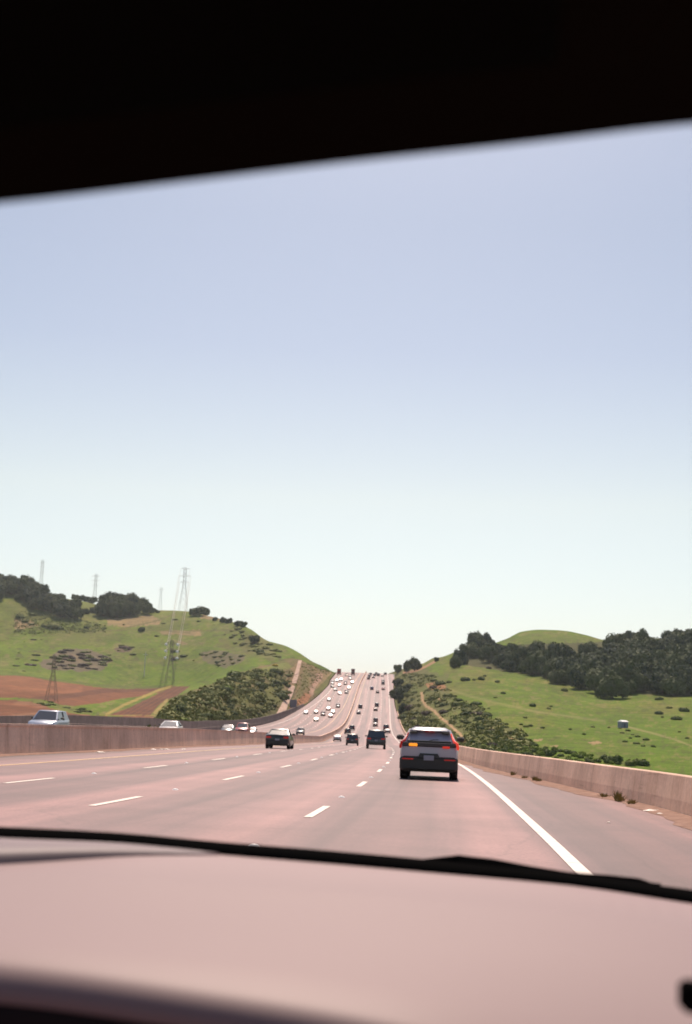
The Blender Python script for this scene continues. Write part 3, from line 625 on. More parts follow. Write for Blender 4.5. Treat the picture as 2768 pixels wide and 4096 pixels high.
for a, b, wd in [(2490, 2934, 18), (2512, 2925, 22), (2522, 2956, 16), (2550, 2950, 24), (2584, 2963, 28), (2546, 2975, 26), (2572, 2985, 20), (2500, 2968, 22), (2613, 2987, 20), (2480, 2916, 16), (2530, 2940, 14)]:
    bush('right', a, b, wd, 'dark', 'dark bush in the straggling group below the grey-blue shed', 'dark bushes straggling below the shed')
BRP = [(1600, 2705), (1660, 2690), (1760, 2712), (1790, 2750), (1830, 2800), (1900, 2812), (2000, 2885), (2090, 2935), (2140, 2985), (2120, 3010), (1850, 3010), (1770, 2985), (1680, 2970), (1622, 2900), (1595, 2820)]
trail = [(1686, 2772), (1690, 2800), (1705, 2825), (1738, 2845), (1765, 2875), (1790, 2890), (1815, 2915), (1840, 2935), (1860, 2970)]
for a, b in scatter(BRP, 29, 19):
    if dpath(np.array([a]), np.array([b]), trail)[0] < 20 or (random.random() < .25): continue
    dark = random.random() < .34
    bush('right', a, b, random.uniform(18, 52)*(1 if not dark else .65), 'dark' if dark else random.choice(['scrub', 'scrub', 'dark', 'grey']), 'dark rounded bush on the brushy slope right of the climbing lanes' if dark else 'olive or brown scrub bush on the brushy slope right of the climbing lanes', 'dark bushes on the brushy right slope' if dark else 'olive and brown bushes on the brushy right slope', flat=.75)
# bright bushes just over the right barrier
for a, b in scatter([(1790, 2990), (1900, 2985), (2050, 2975), (2250, 3005), (2480, 3040), (2480, 3062), (2250, 3045), (2050, 3020), (1900, 3010), (1790, 3010)], 20, 13):
    k = 'lime' if random.random() < .5 else 'dark'
    bush('right', a, b, random.uniform(20, 36), k, 'bright green bush peeping over the right barrier' if k == 'lime' else 'dark green bush peeping over the right barrier', 'bright green bushes behind the right barrier' if k == 'lime' else 'dark green bushes behind the right barrier', flat=.95)
for a, b, wd in ((2520, 3062, 34), (2545, 3060, 30), (2575, 3066, 36), (2440, 3050, 40), (2470, 3052, 36)):
    bush('right', a, b, wd*1.25, 'dark' if wd > 35 else 'scrub', 'tall dark bush in the last clump showing over the right barrier', 'tall bushes of the last clump over the right barrier', flat=1.2)
# left bank
BK = [(560, 2930), (620, 2895), (700, 2805), (786, 2770), (872, 2732), (950, 2694), (1027, 2690), (1100, 2680), (1170, 2690), (1160, 2760), (1120, 2820), (1095, 2850), (1000, 2880), (880, 2900), (700, 2915), (560, 2945)]
for a, b in scatter(BK, 34, 23):
    dark = random.random() < .3
    bush('spur', a, b, random.uniform(24, 66)*(1 if not dark else .7), 'dark' if dark else random.choice(['scrub', 'scrub', 'dark', 'scrub', 'lime' if b > 2860 and a < 800 else 'scrub']), 'dark bush in the dense brush of the left bank' if dark else 'olive or brown bush in the dense brush of the left bank', 'dark bushes on the left bank' if dark else 'olive and brown bushes on the left bank', flat=.7)
for a, b, wd in ((640, 2912, 60), (690, 2905, 60), (745, 2905, 66), (600, 2925, 50)):
    bush('spur', a, b, wd, 'lime', 'bright green rounded bush behind the white oncoming car', 'bright bushes at the foot of the left bank', flat=.8)
bush('spur', 1118, 2745, 22, 'dark', 'dark upright bush hugging the left edge of the pale concrete chute', flat=1.5)
bush('spur', 1101, 2664, 24, 'yellow', 'bright yellow flowering bush high on the left bank', flat=.7)
for a, b, wd, k in ((850, 2785, 34, 'dark'), (835, 2775, 18, 'dark'), (905, 2760, 50, 'lime')):
    bush('spur', a, b, wd, k, 'larger dark bush on the upper left bank' if wd == 34 else ('small dark bush beside a larger one on the upper left bank' if wd == 18 else 'pale green broad bush on the middle of the left bank'))
# left hill bushes
for a, b, wd, k, fl in [(128, 2500, 22, 'dark', .6), (215, 2510, 60, 'scrub', .6), (185, 2505, 40, 'scrub', .7), (240, 2512, 36, 'dark', .6), (347, 2510, 26, 'dark', .6), (100, 2490, 34, 'scrub', .6), (80, 2470, 40, 'scrub', .7), (130, 2460, 34, 'scrub', .6), (420, 2513, 16, 'dark', .6), (495, 2500, 10, 'dark', .8), (135, 2558, 30, 'dark', .3), (228, 2548, 18, 'dark', .4), (166, 2557, 10, 'dark', .4), (97, 2567, 8, 'dark', .5), (628, 2543, 22, 'dark', .5), (145, 2622, 40, 'dark', .4), (70, 2636, 20, 'dark', .4), (120, 2660, 50, 'grey', .3), (65, 2665, 26, 'dark', .4), (140, 2642, 36, 'dark', .3), (75, 2612, 12, 'dark', .4), (95, 2686, 16, 'dark', .4), (436, 2620, 20, 'dark', .4), (532, 2620, 30, 'dark', .35), (430, 2642, 44, 'grey', .35), (795, 2487, 20, 'dark', .5), (790, 2525, 60, 'dark', .2), (930, 2525, 20, 'dark', .3), (857, 2500, 10, 'dark', .5), (700, 2480, 22, 'dark', .6), (655, 2495, 26, 'dark', .3), (900, 2540, 12, 'dark', .5), (775, 2643, 10, 'dark', .5), (735, 2625, 34, 'dark', .5), (700, 2605, 40, 'dark', .4), (700, 2640, 40, 'grey', .5), (1040, 2615, 34, 'dark', 1), (1062, 2592, 18, 'dark', .7)]:
    bush('left', a, b, wd, k, 'small bush standing alone on the green left hillside', 'lone bushes on the green left hillside', flat=fl)
for poly, dx, dy, k, lab, grp in (([(195, 2645), (240, 2605), (330, 2596), (410, 2618), (450, 2645), (400, 2680), (290, 2680), (200, 2672)], 30, 13, 'grey', 'grey-brown low bush in the broad thicket on the left hillside', 'grey bushes of the broad thicket on the left hillside'),
                           ([(455, 2600), (490, 2582), (530, 2590), (520, 2606), (475, 2608)], 20, 9, 'grey', 'dark grey bush in the small oval patch on the left hillside', 'bushes of the small oval patch on the left hillside'),
                           ([(805, 2612), (860, 2600), (970, 2622), (985, 2640), (895, 2668), (850, 2655), (812, 2640)], 26, 13, 'dark', 'dark low bush in the thicket on the green left slope near the bank', 'dark bushes of the thicket above the left bank'),
                           ([(950, 2515), (1000, 2540), (1060, 2570), (1150, 2600), (1090, 2640), (980, 2600), (920, 2560)], 24, 14, 'scrub', 'brown-green bush on the shoulder of the left hill below its skyline', 'bushes on the shoulder of the left hill')):
    for a, b in scatter(poly, dx, dy): bush('left', a, b, dx*random.uniform(.8, 1.5), random.choice([k, k, 'scrub']), lab, grp, flat=.5)
for poly, n, lab in (([(140, 2806), (200, 2806), (235, 2828), (190, 2832), (140, 2818)], 24, 'dark hedge bush around the foot of the nearest pylon in the ploughed fields'), ([(255, 2832), (280, 2826), (285, 2838), (260, 2840)], 28, 'dark rounded bush between the ploughed fields right of the nearest pylon'), ([(295, 2840), (350, 2838), (362, 2850), (310, 2852)], 26, 'long dark hedge bush between the ploughed fields')):
    for a, b in scatter(poly, n*.8, 9): bush('left', a, b, n*1.2, 'dark', lab, lab.replace('bush', 'bushes'), flat=.5)
for a, b, wd in ((110, 2884, 46), (285, 2896, 40), (325, 2900, 26), (460, 2906, 46), (495, 2908, 44), (530, 2912, 26), (80, 2884, 30)):
    bush('left', a, b, wd, 'lime' if wd != 46 else 'dark', 'low green bush showing just over the median barrier', 'low bushes showing over the median barrier', flat=.6)
flush_bushes()
# dense scrub carpet nobody could count
def carpet(key, poly, n, m, label, s0, s1):
    G, X, Y = TERR[key]; r = np.random.default_rng(n); V = []; Fc = []; T = []
    sel = np.argwhere(inpoly(X, Y, poly) & (dpath(X.ravel(), Y.ravel(), trail).reshape(X.shape) > 12)); sel = sel[r.choice(len(sel), size=min(n, len(sel)), replace=False)]
    for i, j in sel:
        c = G[i, j]; s = r.uniform(s0, s1)
        for k in range(14):
            d = r.normal(size=3); d[2] = abs(d[2])*.7; d /= np.linalg.norm(d); p = c+d*s*np.array([1.2, 1.2, .8])
            nn = d+r.normal(size=3)*.5; nn /= np.linalg.norm(nn); a = np.cross(nn, r.normal(size=3)); a /= np.linalg.norm(a); b = np.cross(nn, a); q = s*r.uniform(.2, .4); n0 = len(V); t = r.uniform(0, .8)
            for u, v in ((-1, -.3), (-.1, -1), (1, -.3), (.6, .8), (-.6, .9)): V.append(p+(a*u+b*v)*q); T.append(t)
            Fc.append(tuple(range(n0, n0+5)))
    o = mesh('scrub', V, Fc, m); at = o.data.attributes.new('tone', 'FLOAT', 'POINT'); at.data.foreach_set('value', T)
    tag(o, label, kind='stuff')
carpet('spur', BK, 900, SCRUBM, 'low olive scrub carpeting the left bank', .5, 1.5)
carpet('spur', [(1205, 2655), (1260, 2655), (1320, 2690), (1260, 2740), (1180, 2840), (1150, 2850)], 500, SCRUBM, 'thin dry grass tufts on the cut slope right of the chute', .25, .6)
carpet('right', BRP, 800, SCRUBM, 'low olive scrub carpeting the brushy slope on the right', .4, 1.2)
carpet('left', [(60, 2445), (180, 2450), (420, 2500), (420, 2530), (57, 2540)], 500, SCRUBM, 'low scrub below the far left oak wood', .6, 1.4)

# weeds at the foot of the right barrier
WEED = mat('dry_weed', (.25, .2, .06), .9)
for a, b, h in ((2148, 3083, .2), (2105, 3075, .12), (2162, 3087, .14), (2488, 3182, .3), (2425, 3160, .14), (2060, 3058, .2), (2545, 3208, .15), (2492, 3188, .16)):
    Yc = None
    for yy in np.arange(15, 200, .25):
        x_, y_ = proj((float(RB(yy))-.25, yy, float(prof(yy))))
        if x_ <= a: Yc = yy; break
    mb = MB(); cx = float(RB(Yc))-.3
    for k in range(60):
        ang = random.uniform(0, 6.28); r = random.uniform(0, .14); hx = cx+math.cos(ang)*r*.6; hy = Yc+math.sin(ang)*r*2
        t = random.uniform(.4, 1)*h; lx = random.uniform(-.12, .12); ly = random.uniform(-.12, .12); z = float(prof(Yc))
        mb.add([(hx-.012, hy, z), (hx+.012, hy, z), (hx+lx*.5+.01, hy+ly*.5, z+t*.6), (hx+lx, hy+ly, z+t), (hx+lx*.5-.01, hy+ly*.5, z+t*.6)], [(0, 1, 2, 3, 4)])
    tag(mb.build('weed_tuft', WEED), 'dry yellow-green weed tuft at the foot of the right barrier', 'weed', 'weeds along the right barrier')
# litter
LITM = mat('litter', (.75, .68, .6), .6)
def litter(px, py, s, label, group=None):
    d = ray(px, py); yy = 20.
    while CH+d[2]/d[1]*yy > float(prof(yy)): yy += .05
    mb = MB(); n = 7; V = [(0, 0, s*.25)]
    for k in range(n):
        a = 6.28*k/n; r = s*random.uniform(.6, 1.2); V.append((r*math.cos(a), r*math.sin(a)*.7, random.uniform(0, s*.12)))
    V.append((0, 0, -.01)); mb.add(V, [(0, 1+k, 1+(k+1) % n) for k in range(n)]+[(n+1, 1+(k+1) % n, 1+k) for k in range(n)])
    o = mb.build('litter', LITM); o.location = (d[0]/d[1]*yy, yy, float(prof(yy))+.012); tag(o, label, 'litter', group)
litter(2368, 3160, .09, 'small bright white scrap lying at the edge of the right shoulder')
litter(2614, 3222, .06, 'white scrap under the right barrier near the frame edge')
litter(2600, 3246, .16, 'flattened pale litter below the right barrier, larger piece'); litter(2632, 3246, .12, 'flattened pale litter below the right barrier, right piece'); litter(2640, 3258, .1, 'flattened pale litter below the right barrier, lowest piece')
litter(2436, 3292, .05, 'tiny white scrap out on the right shoulder')
for a in (612, 650, 665, 395, 405, 735, 150): litter(a, 2999+(a < 450)*12, .2, 'pale litter scrap at the foot of the median barrier', 'litter scraps along the median barrier')

# ------------------------------------------------------------------ pylons and wires
STEEL = mat('pylon_steel', (.75, .70, .70), .5, 0); STEELD = mat('pylon_steel_dark', (.27, .22, .17), .7)
def pylon(base, H, label, m, arms=((.93, .14), (.82, .17), (.71, .15)), wb=.16, r=.14, rot=0.0, arm=True):
    root = empty('pylon', base, (0, 0, rot)); tag(root, label, 'pylon')
    hw = lambda t: H*(wb/2*(1-t/.62)+.028*t/.62) if t < .62 else H*.028
    mb = MB(); lv = [0, .2, .36, .48, .58, .66, .74, .82, .9, .97]
    for sx in (-1, 1):
        for sy in (-1, 1):
            mb.tube([(sx*hw(t), sy*hw(t), H*t-(2 if t == 0 else 0)) for t in lv]+[(0, 0, H)], r, 4)
    mb.build('legs', m, root)
    mb = MB()
    for a, b in zip(lv[:-1], lv[1:]):
        for s in (-1, 1):
            for (p, q) in (((-hw(a), s*hw(a), H*a), (hw(b), s*hw(b), H*b)), ((hw(a), s*hw(a), H*a), (-hw(b), s*hw(b), H*b)), ((s*hw(a), -hw(a), H*a), (s*hw(b), hw(b), H*b)), ((s*hw(a), hw(a), H*a), (s*hw(b), -hw(b), H*b))):
                mb.tube([p, q], r*.55, 4)
    mb.build('lattice', m, root)
    tips = []
    if arm:
        for t, L in arms:
            z = H*t; mb = MB()
            for s in (-1, 1):
                mb.tube([(0, -hw(t), z), (s*H*L, 0, z+.2)], r*.7, 4); mb.tube([(0, hw(t), z), (s*H*L, 0, z+.2)], r*.7, 4); mb.tube([(0, 0, z+H*.035), (s*H*L, 0, z+.2)], r*.7, 4)
                tips.append(Vector((s*H*L, 0, z+.2)))
            mb.build('crossarm', m, root)
    return root, tips
p1 = onterr('left', 678, 2737); H1 = 178/F*p1[1]*1.02
t1, tp1 = pylon(p1, H1, 'steel lattice pylon at the foot of the green left hill, carrying white insulators', STEELD, arms=((.9, .13), (.75, .13), (.6, .13)), wb=.2, r=.12)
p7 = U(731, 2449, 1310); H7 = 184/F*1310
t7, tp7 = pylon(p7, H7, 'tallest pale pylon standing on the left ridge just right of the hill\'s middle', STEEL, arms=((.965, .10), (.80, .14), (.66, .11)), wb=.2, r=.1)
GLASS_I = mat('insulator_glint_white', (.95, .95, .92), .15, spec=1)
for t in tp1:
    mb = MB(); mb.tube([(t.x, 0, t.z), (t.x, 0, t.z-.5), (t.x, 0, t.z-1.6), (t.x, 0, t.z-2.0)], [.3, 1.0, 1.0, .2], 8); mb.build('insulator', GLASS_I, t1)  # insulators kept near-white and oversized to stand in for their bright glints
WIRE = mat('conductor', (.5, .42, .3), .5, .4)
for i, (a, b) in enumerate(zip(tp7, tp1)):
    A = Vector(p7)+a; B = Vector(p1)+b; B.z -= 2
    pts = []
    for k in range(17):
        s = k/16; q = A.lerp(B, s); q.z -= 7*4*s*(1-s); pts.append(q)
    mb = MB(); mb.tube(pts, .1, 4)
    tag(mb.build('power_line', WIRE), 'pale sagging wire from the tallest ridge pylon to the %s %s insulator below' % (('upper', 'middle', 'lower')[i//2], ('left', 'right')[i % 2]), 'power line', 'conductors between the ridge pylon and the hill foot pylon')
p2 = U(375, 2440, 1380); pylon(p2, 150/F*1380, 'faint pylon with three crossarms behind the skyline row of trees on the left ridge', STEEL, arms=((.92, .13), (.80, .14), (.66, .14)), r=.085)
p3 = U(160, 2390, 1450); pylon(p3, 158/F*1450, 'faint narrow pylon rising behind the far left wood', STEEL, arms=((.9, .07), (.8, .07), (.66, .07)), wb=.1, r=.085)
p4 = U(638, 2470, 1700); pylon(p4, 125/F*1700, 'very faint distant pylon left of the tallest one on the ridge', STEEL, arms=((.9, .1),), r=.07)
p5 = onterr('left', 205, 2806); pylon(p5, 192/F*p5[1], 'nearest brown lattice pylon rising out of the ploughed fields at the left', STEELD, arms=((.93, .12), (.8, .13), (.67, .12)), wb=.24, r=.075)
p6 = onterr('left', 576, 2708); mb = MB(); mb.tube([(0, 0, -1), (0, 0, 100/F*p6[1])], [.3, .18], 8); mb.box(-1.6, 1.6, -.15, .15, 88/F*p6[1], 88/F*p6[1]+.3)
o = mb.build('utility_pole', STEEL); o.location = p6; tag(o, 'thin pale utility pole on the green slope left of the insulator pylon', 'pole')

# concrete chute up the left bank, sign, shed
def ribbon(name, key, pts, m, label, cat, lift=.25):
    mb = MB(); V = []
    for (a, b, wd) in pts:
        for s in (-.5, .5):
            p = onterr(key, a+s*wd, b); V.append(p+np.array([0, -.1, lift]))
    for (a, b, wd) in pts:
        for s in (-.5, .5):
            p = onterr(key, a+s*wd, b); V.append(p+np.array([0, .3, -.6]))
    n = len(pts); Fc = [(2*i, 2*i+1, 2*i+3, 2*i+2) for i in range(n-1)]+[(2*i, 2*i+2, 2*n+2*i+2, 2*n+2*i) for i in range(n-1)]+[(2*i+1, 2*n+2*i+1, 2*n+2*i+3, 2*i+3) for i in range(n-1)]
    mb.add(V, Fc); return tag(mb.build(name, m), label, cat)
CHUTE = dirt_mat('chute_concrete', (.48, .33, .25), (.6, .44, .34), .3)
ch = [(1121, 2860, 34), (1133, 2835, 29), (1146, 2805, 27), (1158, 2778, 25), (1168, 2752, 22), (1178, 2725, 19), (1186, 2700, 17), (1192, 2675, 15), (1198, 2652, 14), (1201, 2642, 13)]
ribbon('drainage_chute', 'spur', [(float(np.interp(y, [c[1] for c in ch][::-1], [c[0] for c in ch][::-1])), y, float(np.interp(y, [c[1] for c in ch][::-1], [c[2] for c in ch][::-1]))) for y in np.arange(2860, 2641, -7.)], CHUTE, 'pale pinkish concrete drainage chute running straight up the left bank', 'drainage chute')
SIGNM = mat('sign_back', (.2, .19, .24), .5, .3)
ps = onterr('spur', 1172, 2838); sgn = empty('road_sign', ps); tag(sgn, 'back of a square grey road sign beside the concrete chute on the left bank', 'sign')
k = ps[1]/F
MB().box(-14*k, 14*k, -.06, .06, 8*k, 40*k, .05).build('panel', SIGNM, sgn)
for s in (-.7, .7): MB().tube([(s*10*k, .12, -1), (s*10*k, .12, 39*k)], .1, 6).build('post', STEELD, sgn)
ph = onterr('right', 2492, 2911); sh = empty('shed', ph, (0, 0, .25)); tag(sh, 'small grey-blue shed with a bright roof standing alone on the right meadow', 'shed')
k = ph[1]/F; MB().box(-14*k, 13*k, -1.5, 1.5, -.5, 24*k, .02).build('wall', mat('shed_wall', (.22, .24, .33), .6), sh)
mb = MB(); mb.add([(-15*k, -1.8, 23.5*k), (15*k, -1.8, 23.5*k), (15*k, 1.8, 23.5*k), (-15*k, 1.8, 23.5*k), (-12*k, 0, 30*k), (12*k, 0, 30*k)], [(0, 1, 5, 4), (3, 4, 5, 2), (0, 4, 3), (1, 2, 5), (0, 3, 2, 1)]); mb.build('roof', mat('shed_roof', (.8, .8, .8), .35), sh)
MB().box(-4*k, 2*k, -1.56, -1.48, -.3, 17*k).build('door', mat('shed_door', (.12, .13, .2), .6), sh)

# ------------------------------------------------------------------ cars
CG = mat('car_glass', (.05, .052, .065), .14, spec=1); TYRE = mat('tyre', (.012, .012, .012), .9, spec=.1); RIM = mat('rim', (.35, .35, .36), .3, .8)
TRIM = mat('black_trim', (.045, .046, .037), .6); REDL = mat('red_lens', (.35, .012, .01), .25, emit=(1, .05, .03), es=.12); HEADL = mat('headlamp_lens', (.8, .8, .8), .1, spec=1)
PLATE = mat('number_plate', (.35, .36, .4), .4)
PAINT = {}; LEN = {}
def paint(name, c, metal=.0, rough=.32):
    if name not in PAINT: PAINT[name] = mat('paint_'+name, c, rough, metal, coat=.6)
    return PAINT[name]
for n_, c_, m_ in (('silver', (.42, .43, .46), .3), ('black', (.018, .02, .02), 0), ('charcoal', (.045, .048, .05), .2), ('white', (.8, .79, .76), 0), ('grey', (.16, .16, .17), .3), ('red', (.45, .03, .03), 0), ('blue', (.04, .06, .22), .1), ('pearl', (.55, .55, .56), .1), ('maroon', (.16, .03, .03), 0), ('tan', (.36, .3, .24), .2), ('lightblue', (.32, .37, .46), .3)): paint(n_, c_, m_)
def section(w, zb, zt, cr=.02):
    return [(-.001, zb), (.72*w, zb), (.93*w, zb+.05), (.985*w, zb+.2), (w, zb+(zt-zb)*.5), (.985*w, zt-.14), (.95*w, zt-.04), (.86*w, zt), (0, zt+cr)]
def body_mesh(stations, name='body', m=None, parent=None):
    V = []; Fc = []
    for (y, w, zb, zt) in stations:
        s = section(w, zb, zt); s[0] = (0, zb)
        ring = s+[(-x, z) for x, z in reversed(s[1:-1])]
        V += [(x, y, z) for x, z in ring]
    n = len(ring)
    for i in range(len(stations)-1):
        for k in range(n): Fc.append((i*n+k, (i+1)*n+k, (i+1)*n+(k+1) % n, i*n+(k+1) % n))
    Fc.append(tuple(range(n))); Fc.append(tuple(reversed(range((len(stations)-1)*n, len(stations)*n))))
    o = mesh(name, V, Fc, m, smooth=True, parent=parent)
    md = o.modifiers.new('b', 'EDGE_SPLIT'); md.split_angle = math.radians(38)
    return o
def ring4(y0, y1, w0, w1, z, b=.12, z1=None):
    z1 = z if z1 is None else z1
    return [(-w0+b, y0, z), (w0-b, y0, z), (w0, y0+b, z), (w1, y1-b, z1), (w1-b, y1, z1), (-w1+b, y1, z1), (-w1, y1-b, z1), (-w0, y0+b, z)]
def cabin(root, yb0, yb1, wb, zb, yr0, yr1, wr, zr, wb1=None, pr=.05, roofm=None, crown=.02):
    A = ring4(yb0, yb1, wb, wb1 or wb*.96, zb-.03); B = ring4(yr0, yr1, wr, wr*.96, zr-.04)
    mesh('windows', A+B, [(i, (i+1) % 8, 8+(i+1) % 8, 8+i) for i in range(8)]+[tuple(range(8, 16)), tuple(reversed(range(8)))], CG, parent=root)
    T0 = ring4(yr0-.08, yr1+.05, wr+.03, wr*.96+.03, zr-.06); T1 = ring4(yr0-.02, yr1, wr+.01, wr*.96, zr-.01); T2 = ring4(yr0+.15, yr1-.15, wr-.18, wr-.2, zr+crown)
    o = mesh('roof', T0+T1+T2, [(i, (i+1) % 8, 8+(i+1) % 8, 8+i) for i in range(8)]+[(8+i, 8+(i+1) % 8, 16+(i+1) % 8, 16+i) for i in range(8)]+[tuple(range(16, 24)), tuple(reversed(range(8)))], roofm, smooth=True, parent=root)
    md = o.modifiers.new('b', 'EDGE_SPLIT'); md.split_angle = math.radians(40)
    ym = (yr0+yr1)/2+.05
    for i, j in ((1, 2), (3, 4), (5, 6), (7, 0)):
        a = (Vector(A[i])+Vector(A[j]))/2; b = (Vector(B[i])+Vector(B[j]))/2
        MB().tube([a, b], pr*1.25, 6).build('pillar', roofm, root)
    for s in (-1, 1): MB().tube([(s*wb*.985, ym, zb-.02), (s*wr*1.0, ym, zr-.05)], .04, 5).build('pillar', TRIM, root)
def wheels(root, ys, hw, R=.34, W=.24):
    for y in ys:
        for s in (-1, 1):
            mb = MB(); V = []; n = 20
            prof_ = [(-W/2, R*.62), (-W/2, R*.92), (-W*.38, R), (W*.38, R), (W/2, R*.92), (W/2, R*.62)]
            for (x, r) in prof_:
                for k in range(n): V.append((x, r*math.cos(6.2832*k/n), r*math.sin(6.2832*k/n)))
            Fc = [(j*n+k, j*n+(k+1) % n, (j+1)*n+(k+1) % n, (j+1)*n+k) for j in range(5) for k in range(n)]+[tuple(range(n)), tuple(reversed(range(5*n, 6*n)))]
            mb.add(V, Fc); w_ = mb.build('wheel', TYRE, root, smooth=False); w_.location = (s*(hw-W/2), y, R)
            mb = MB(); V = [(s*(W/2+.012), 0, 0)]
            for k in range(20): r = R*(.6 if k % 4 else .5); V.append((s*(W/2+.006), r*math.cos(6.2832*k/20), r*math.sin(6.2832*k/20)))
            mb.add(V, [(0, 1+k, 1+(k+1) % 20) if s > 0 else (0, 1+(k+1) % 20, 1+k) for k in range(20)]); mb.build('rim', RIM, w_)
def mirrors(root, y, hw, z, m, s=1):
    for q in (-1, 1):
        MB().box(min(q*hw, q*(hw+.26*s)), max(q*hw, q*(hw+.26*s)), y-.09, y+.09, z, z+.17*s, .045).build('mirror', m, root)
def label_it(root, label, group): tag(root, label, 'car', group)
def make_suv(name='suv', L=4.65, W=1.9, H=1.68, pm=None, kind='suv'):
    r = empty(name); hw = W/2
    if kind == 'sedan':
        H = 1.44; st = [(0, hw*.86, .42, .92), (.04, hw*.9, .3, 1.0), (.25, hw*.97, .24, 1.05), (1.0, hw, .22, 1.03), (2.6, hw, .22, .96), (3.4, hw, .22, .93), (4.1, hw*.97, .22, .82), (4.5, hw*.9, .24, .72), (L, hw*.75, .32, .6)]
        cab = (.55, 3.45, hw*.93, .99, 1.35, 2.45, hw*.7, H)
    elif kind == 'pickup':
        H = 1.88; L = 5.5; st = [(0, hw*.95, .5, 1.12), (.04, hw*.98, .45, 1.18), (1.9, hw, .4, 1.18), (2.1, hw, .4, 1.2), (3.9, hw, .38, 1.15), (4.9, hw*.97, .38, 1.08), (5.35, hw*.95, .4, 1.0), (L, hw*.88, .5, .85)]
        cab = (1.95, 4.2, hw*.93, 1.17, 2.1, 3.35, hw*.76, H)
    elif kind == 'van':
        H = 1.95; st = [(0, hw*.93, .4, 1.1), (.05, hw*.97, .3, 1.15), (1.0, hw, .28, 1.15), (3.6, hw, .28, 1.1), (4.3, hw*.96, .28, .98), (L, hw*.8, .35, .75)]
        cab = (.06, 3.9, hw*.96, 1.12, .2, 3.0, hw*.82, H)
    else:
        st = [(0, hw*.88, .42, 1.0), (.05, hw*.93, .32, 1.1), (.3, hw*.98, .28, 1.12), (1.0, hw, .27, 1.1), (3.2, hw, .27, 1.05), (3.6, hw, .27, 1.02), (4.2, hw*.96, .28, .94), (4.5, hw*.9, .3, .82), (L, hw*.78, .36, .68)]
        cab = (.22, 3.45, hw*.94, 1.08, .6, 2.65, hw*.74, H)
    b = body_mesh(st, 'body', pm, r); cabin(r, *cab, roofm=pm)
    MB().box(-hw*.86, hw*.86, -.05, .3, st[0][2]-.12, st[0][2]+.18, .04).build('rear_bumper', TRIM, r)
    MB().box(-hw*.82, hw*.82, L-.25, L+.03, st[-1][2]-.08, st[-1][2]+.16, .04).build('front_bumper', TRIM, r)
    zt = st[1][3]
    for s in (-1, 1):
        MB().box(min(s*hw*.5, s*hw*.9), max(s*hw*.5, s*hw*.9), -.03, .1, zt-.24, zt-.1, .02).build('tail_lamp', REDL, r)
        MB().box(min(s*hw*.45, s*hw*.82), max(s*hw*.45, s*hw*.82), L-.2, L+.02, st[-1][3]-.06, st[-1][3]+.07, .02).build('headlight', HEADL, r)
    MB().box(-.16, .16, -.03, .02, zt-.4, zt-.27).build('number_plate', PLATE, r)
    MB().box(-hw*.42, hw*.42, L-.1, L+.02, st[-1][3]-.12, st[-1][3]+.02).build('grille', TRIM, r)
    wheels(r, (.85, L-.95), hw*.985, R=.36 if kind != 'sedan' else .33)
    mirrors(r, cab[1]-.75, hw*.94, cab[3]+.02, TRIM, .85)
    LEN[r.name] = L
    return r
def place(root, px=None, py=None, Y=None, X=None, onc=False, rz=0.0, dz=0):
    if Y is None:
        d = ray(px, py); yy = 20.; 
        while CH+d[2]/d[1]*yy > float((profO if onc else prof)(yy))+.002 and yy < 1100: yy += .25
        Y = yy; X = d[0]/d[1]*yy
    elif X is None:
        d = ray(px, 2900); X = d[0]/d[1]*Y
    sl = float(MBX(Y+4)-MBX(Y-4))/8; L = LEN.get(root.name.split('.')[0], 4.65)
    if onc: Y += L*0; 
    cy = Y
    pitch = math.atan(float(prof(cy+L)-prof(cy))/L)
    yaw = -math.atan(sl)
    if not onc:
        root.location = (X, cy, float(prof(cy))+dz); root.rotation_euler = (pitch, 0, yaw+rz)
    else:
        root.location = (X+sl*L, cy+L, float(profO(cy+L))+dz); root.rotation_euler = (-pitch, 0, yaw+math.pi+rz)
    return X, Y
def dup(src, pm):
    r = src.copy(); C.objects.link(r)
    for ch_ in src.children:
        c = ch_.copy(); C.objects.link(c); c.parent = r
        if ch_.name.split('.')[0] in ('body', 'roof') or (ch_.name.split('.')[0] == 'pillar' and ch_.data.materials[0] is not TRIM):
            c.material_slots[0].link = 'OBJECT'; c.material_slots[0].material = pm
        for g_ in ch_.children:
            q = g_.copy(); C.objects.link(q); q.parent = c
    return r

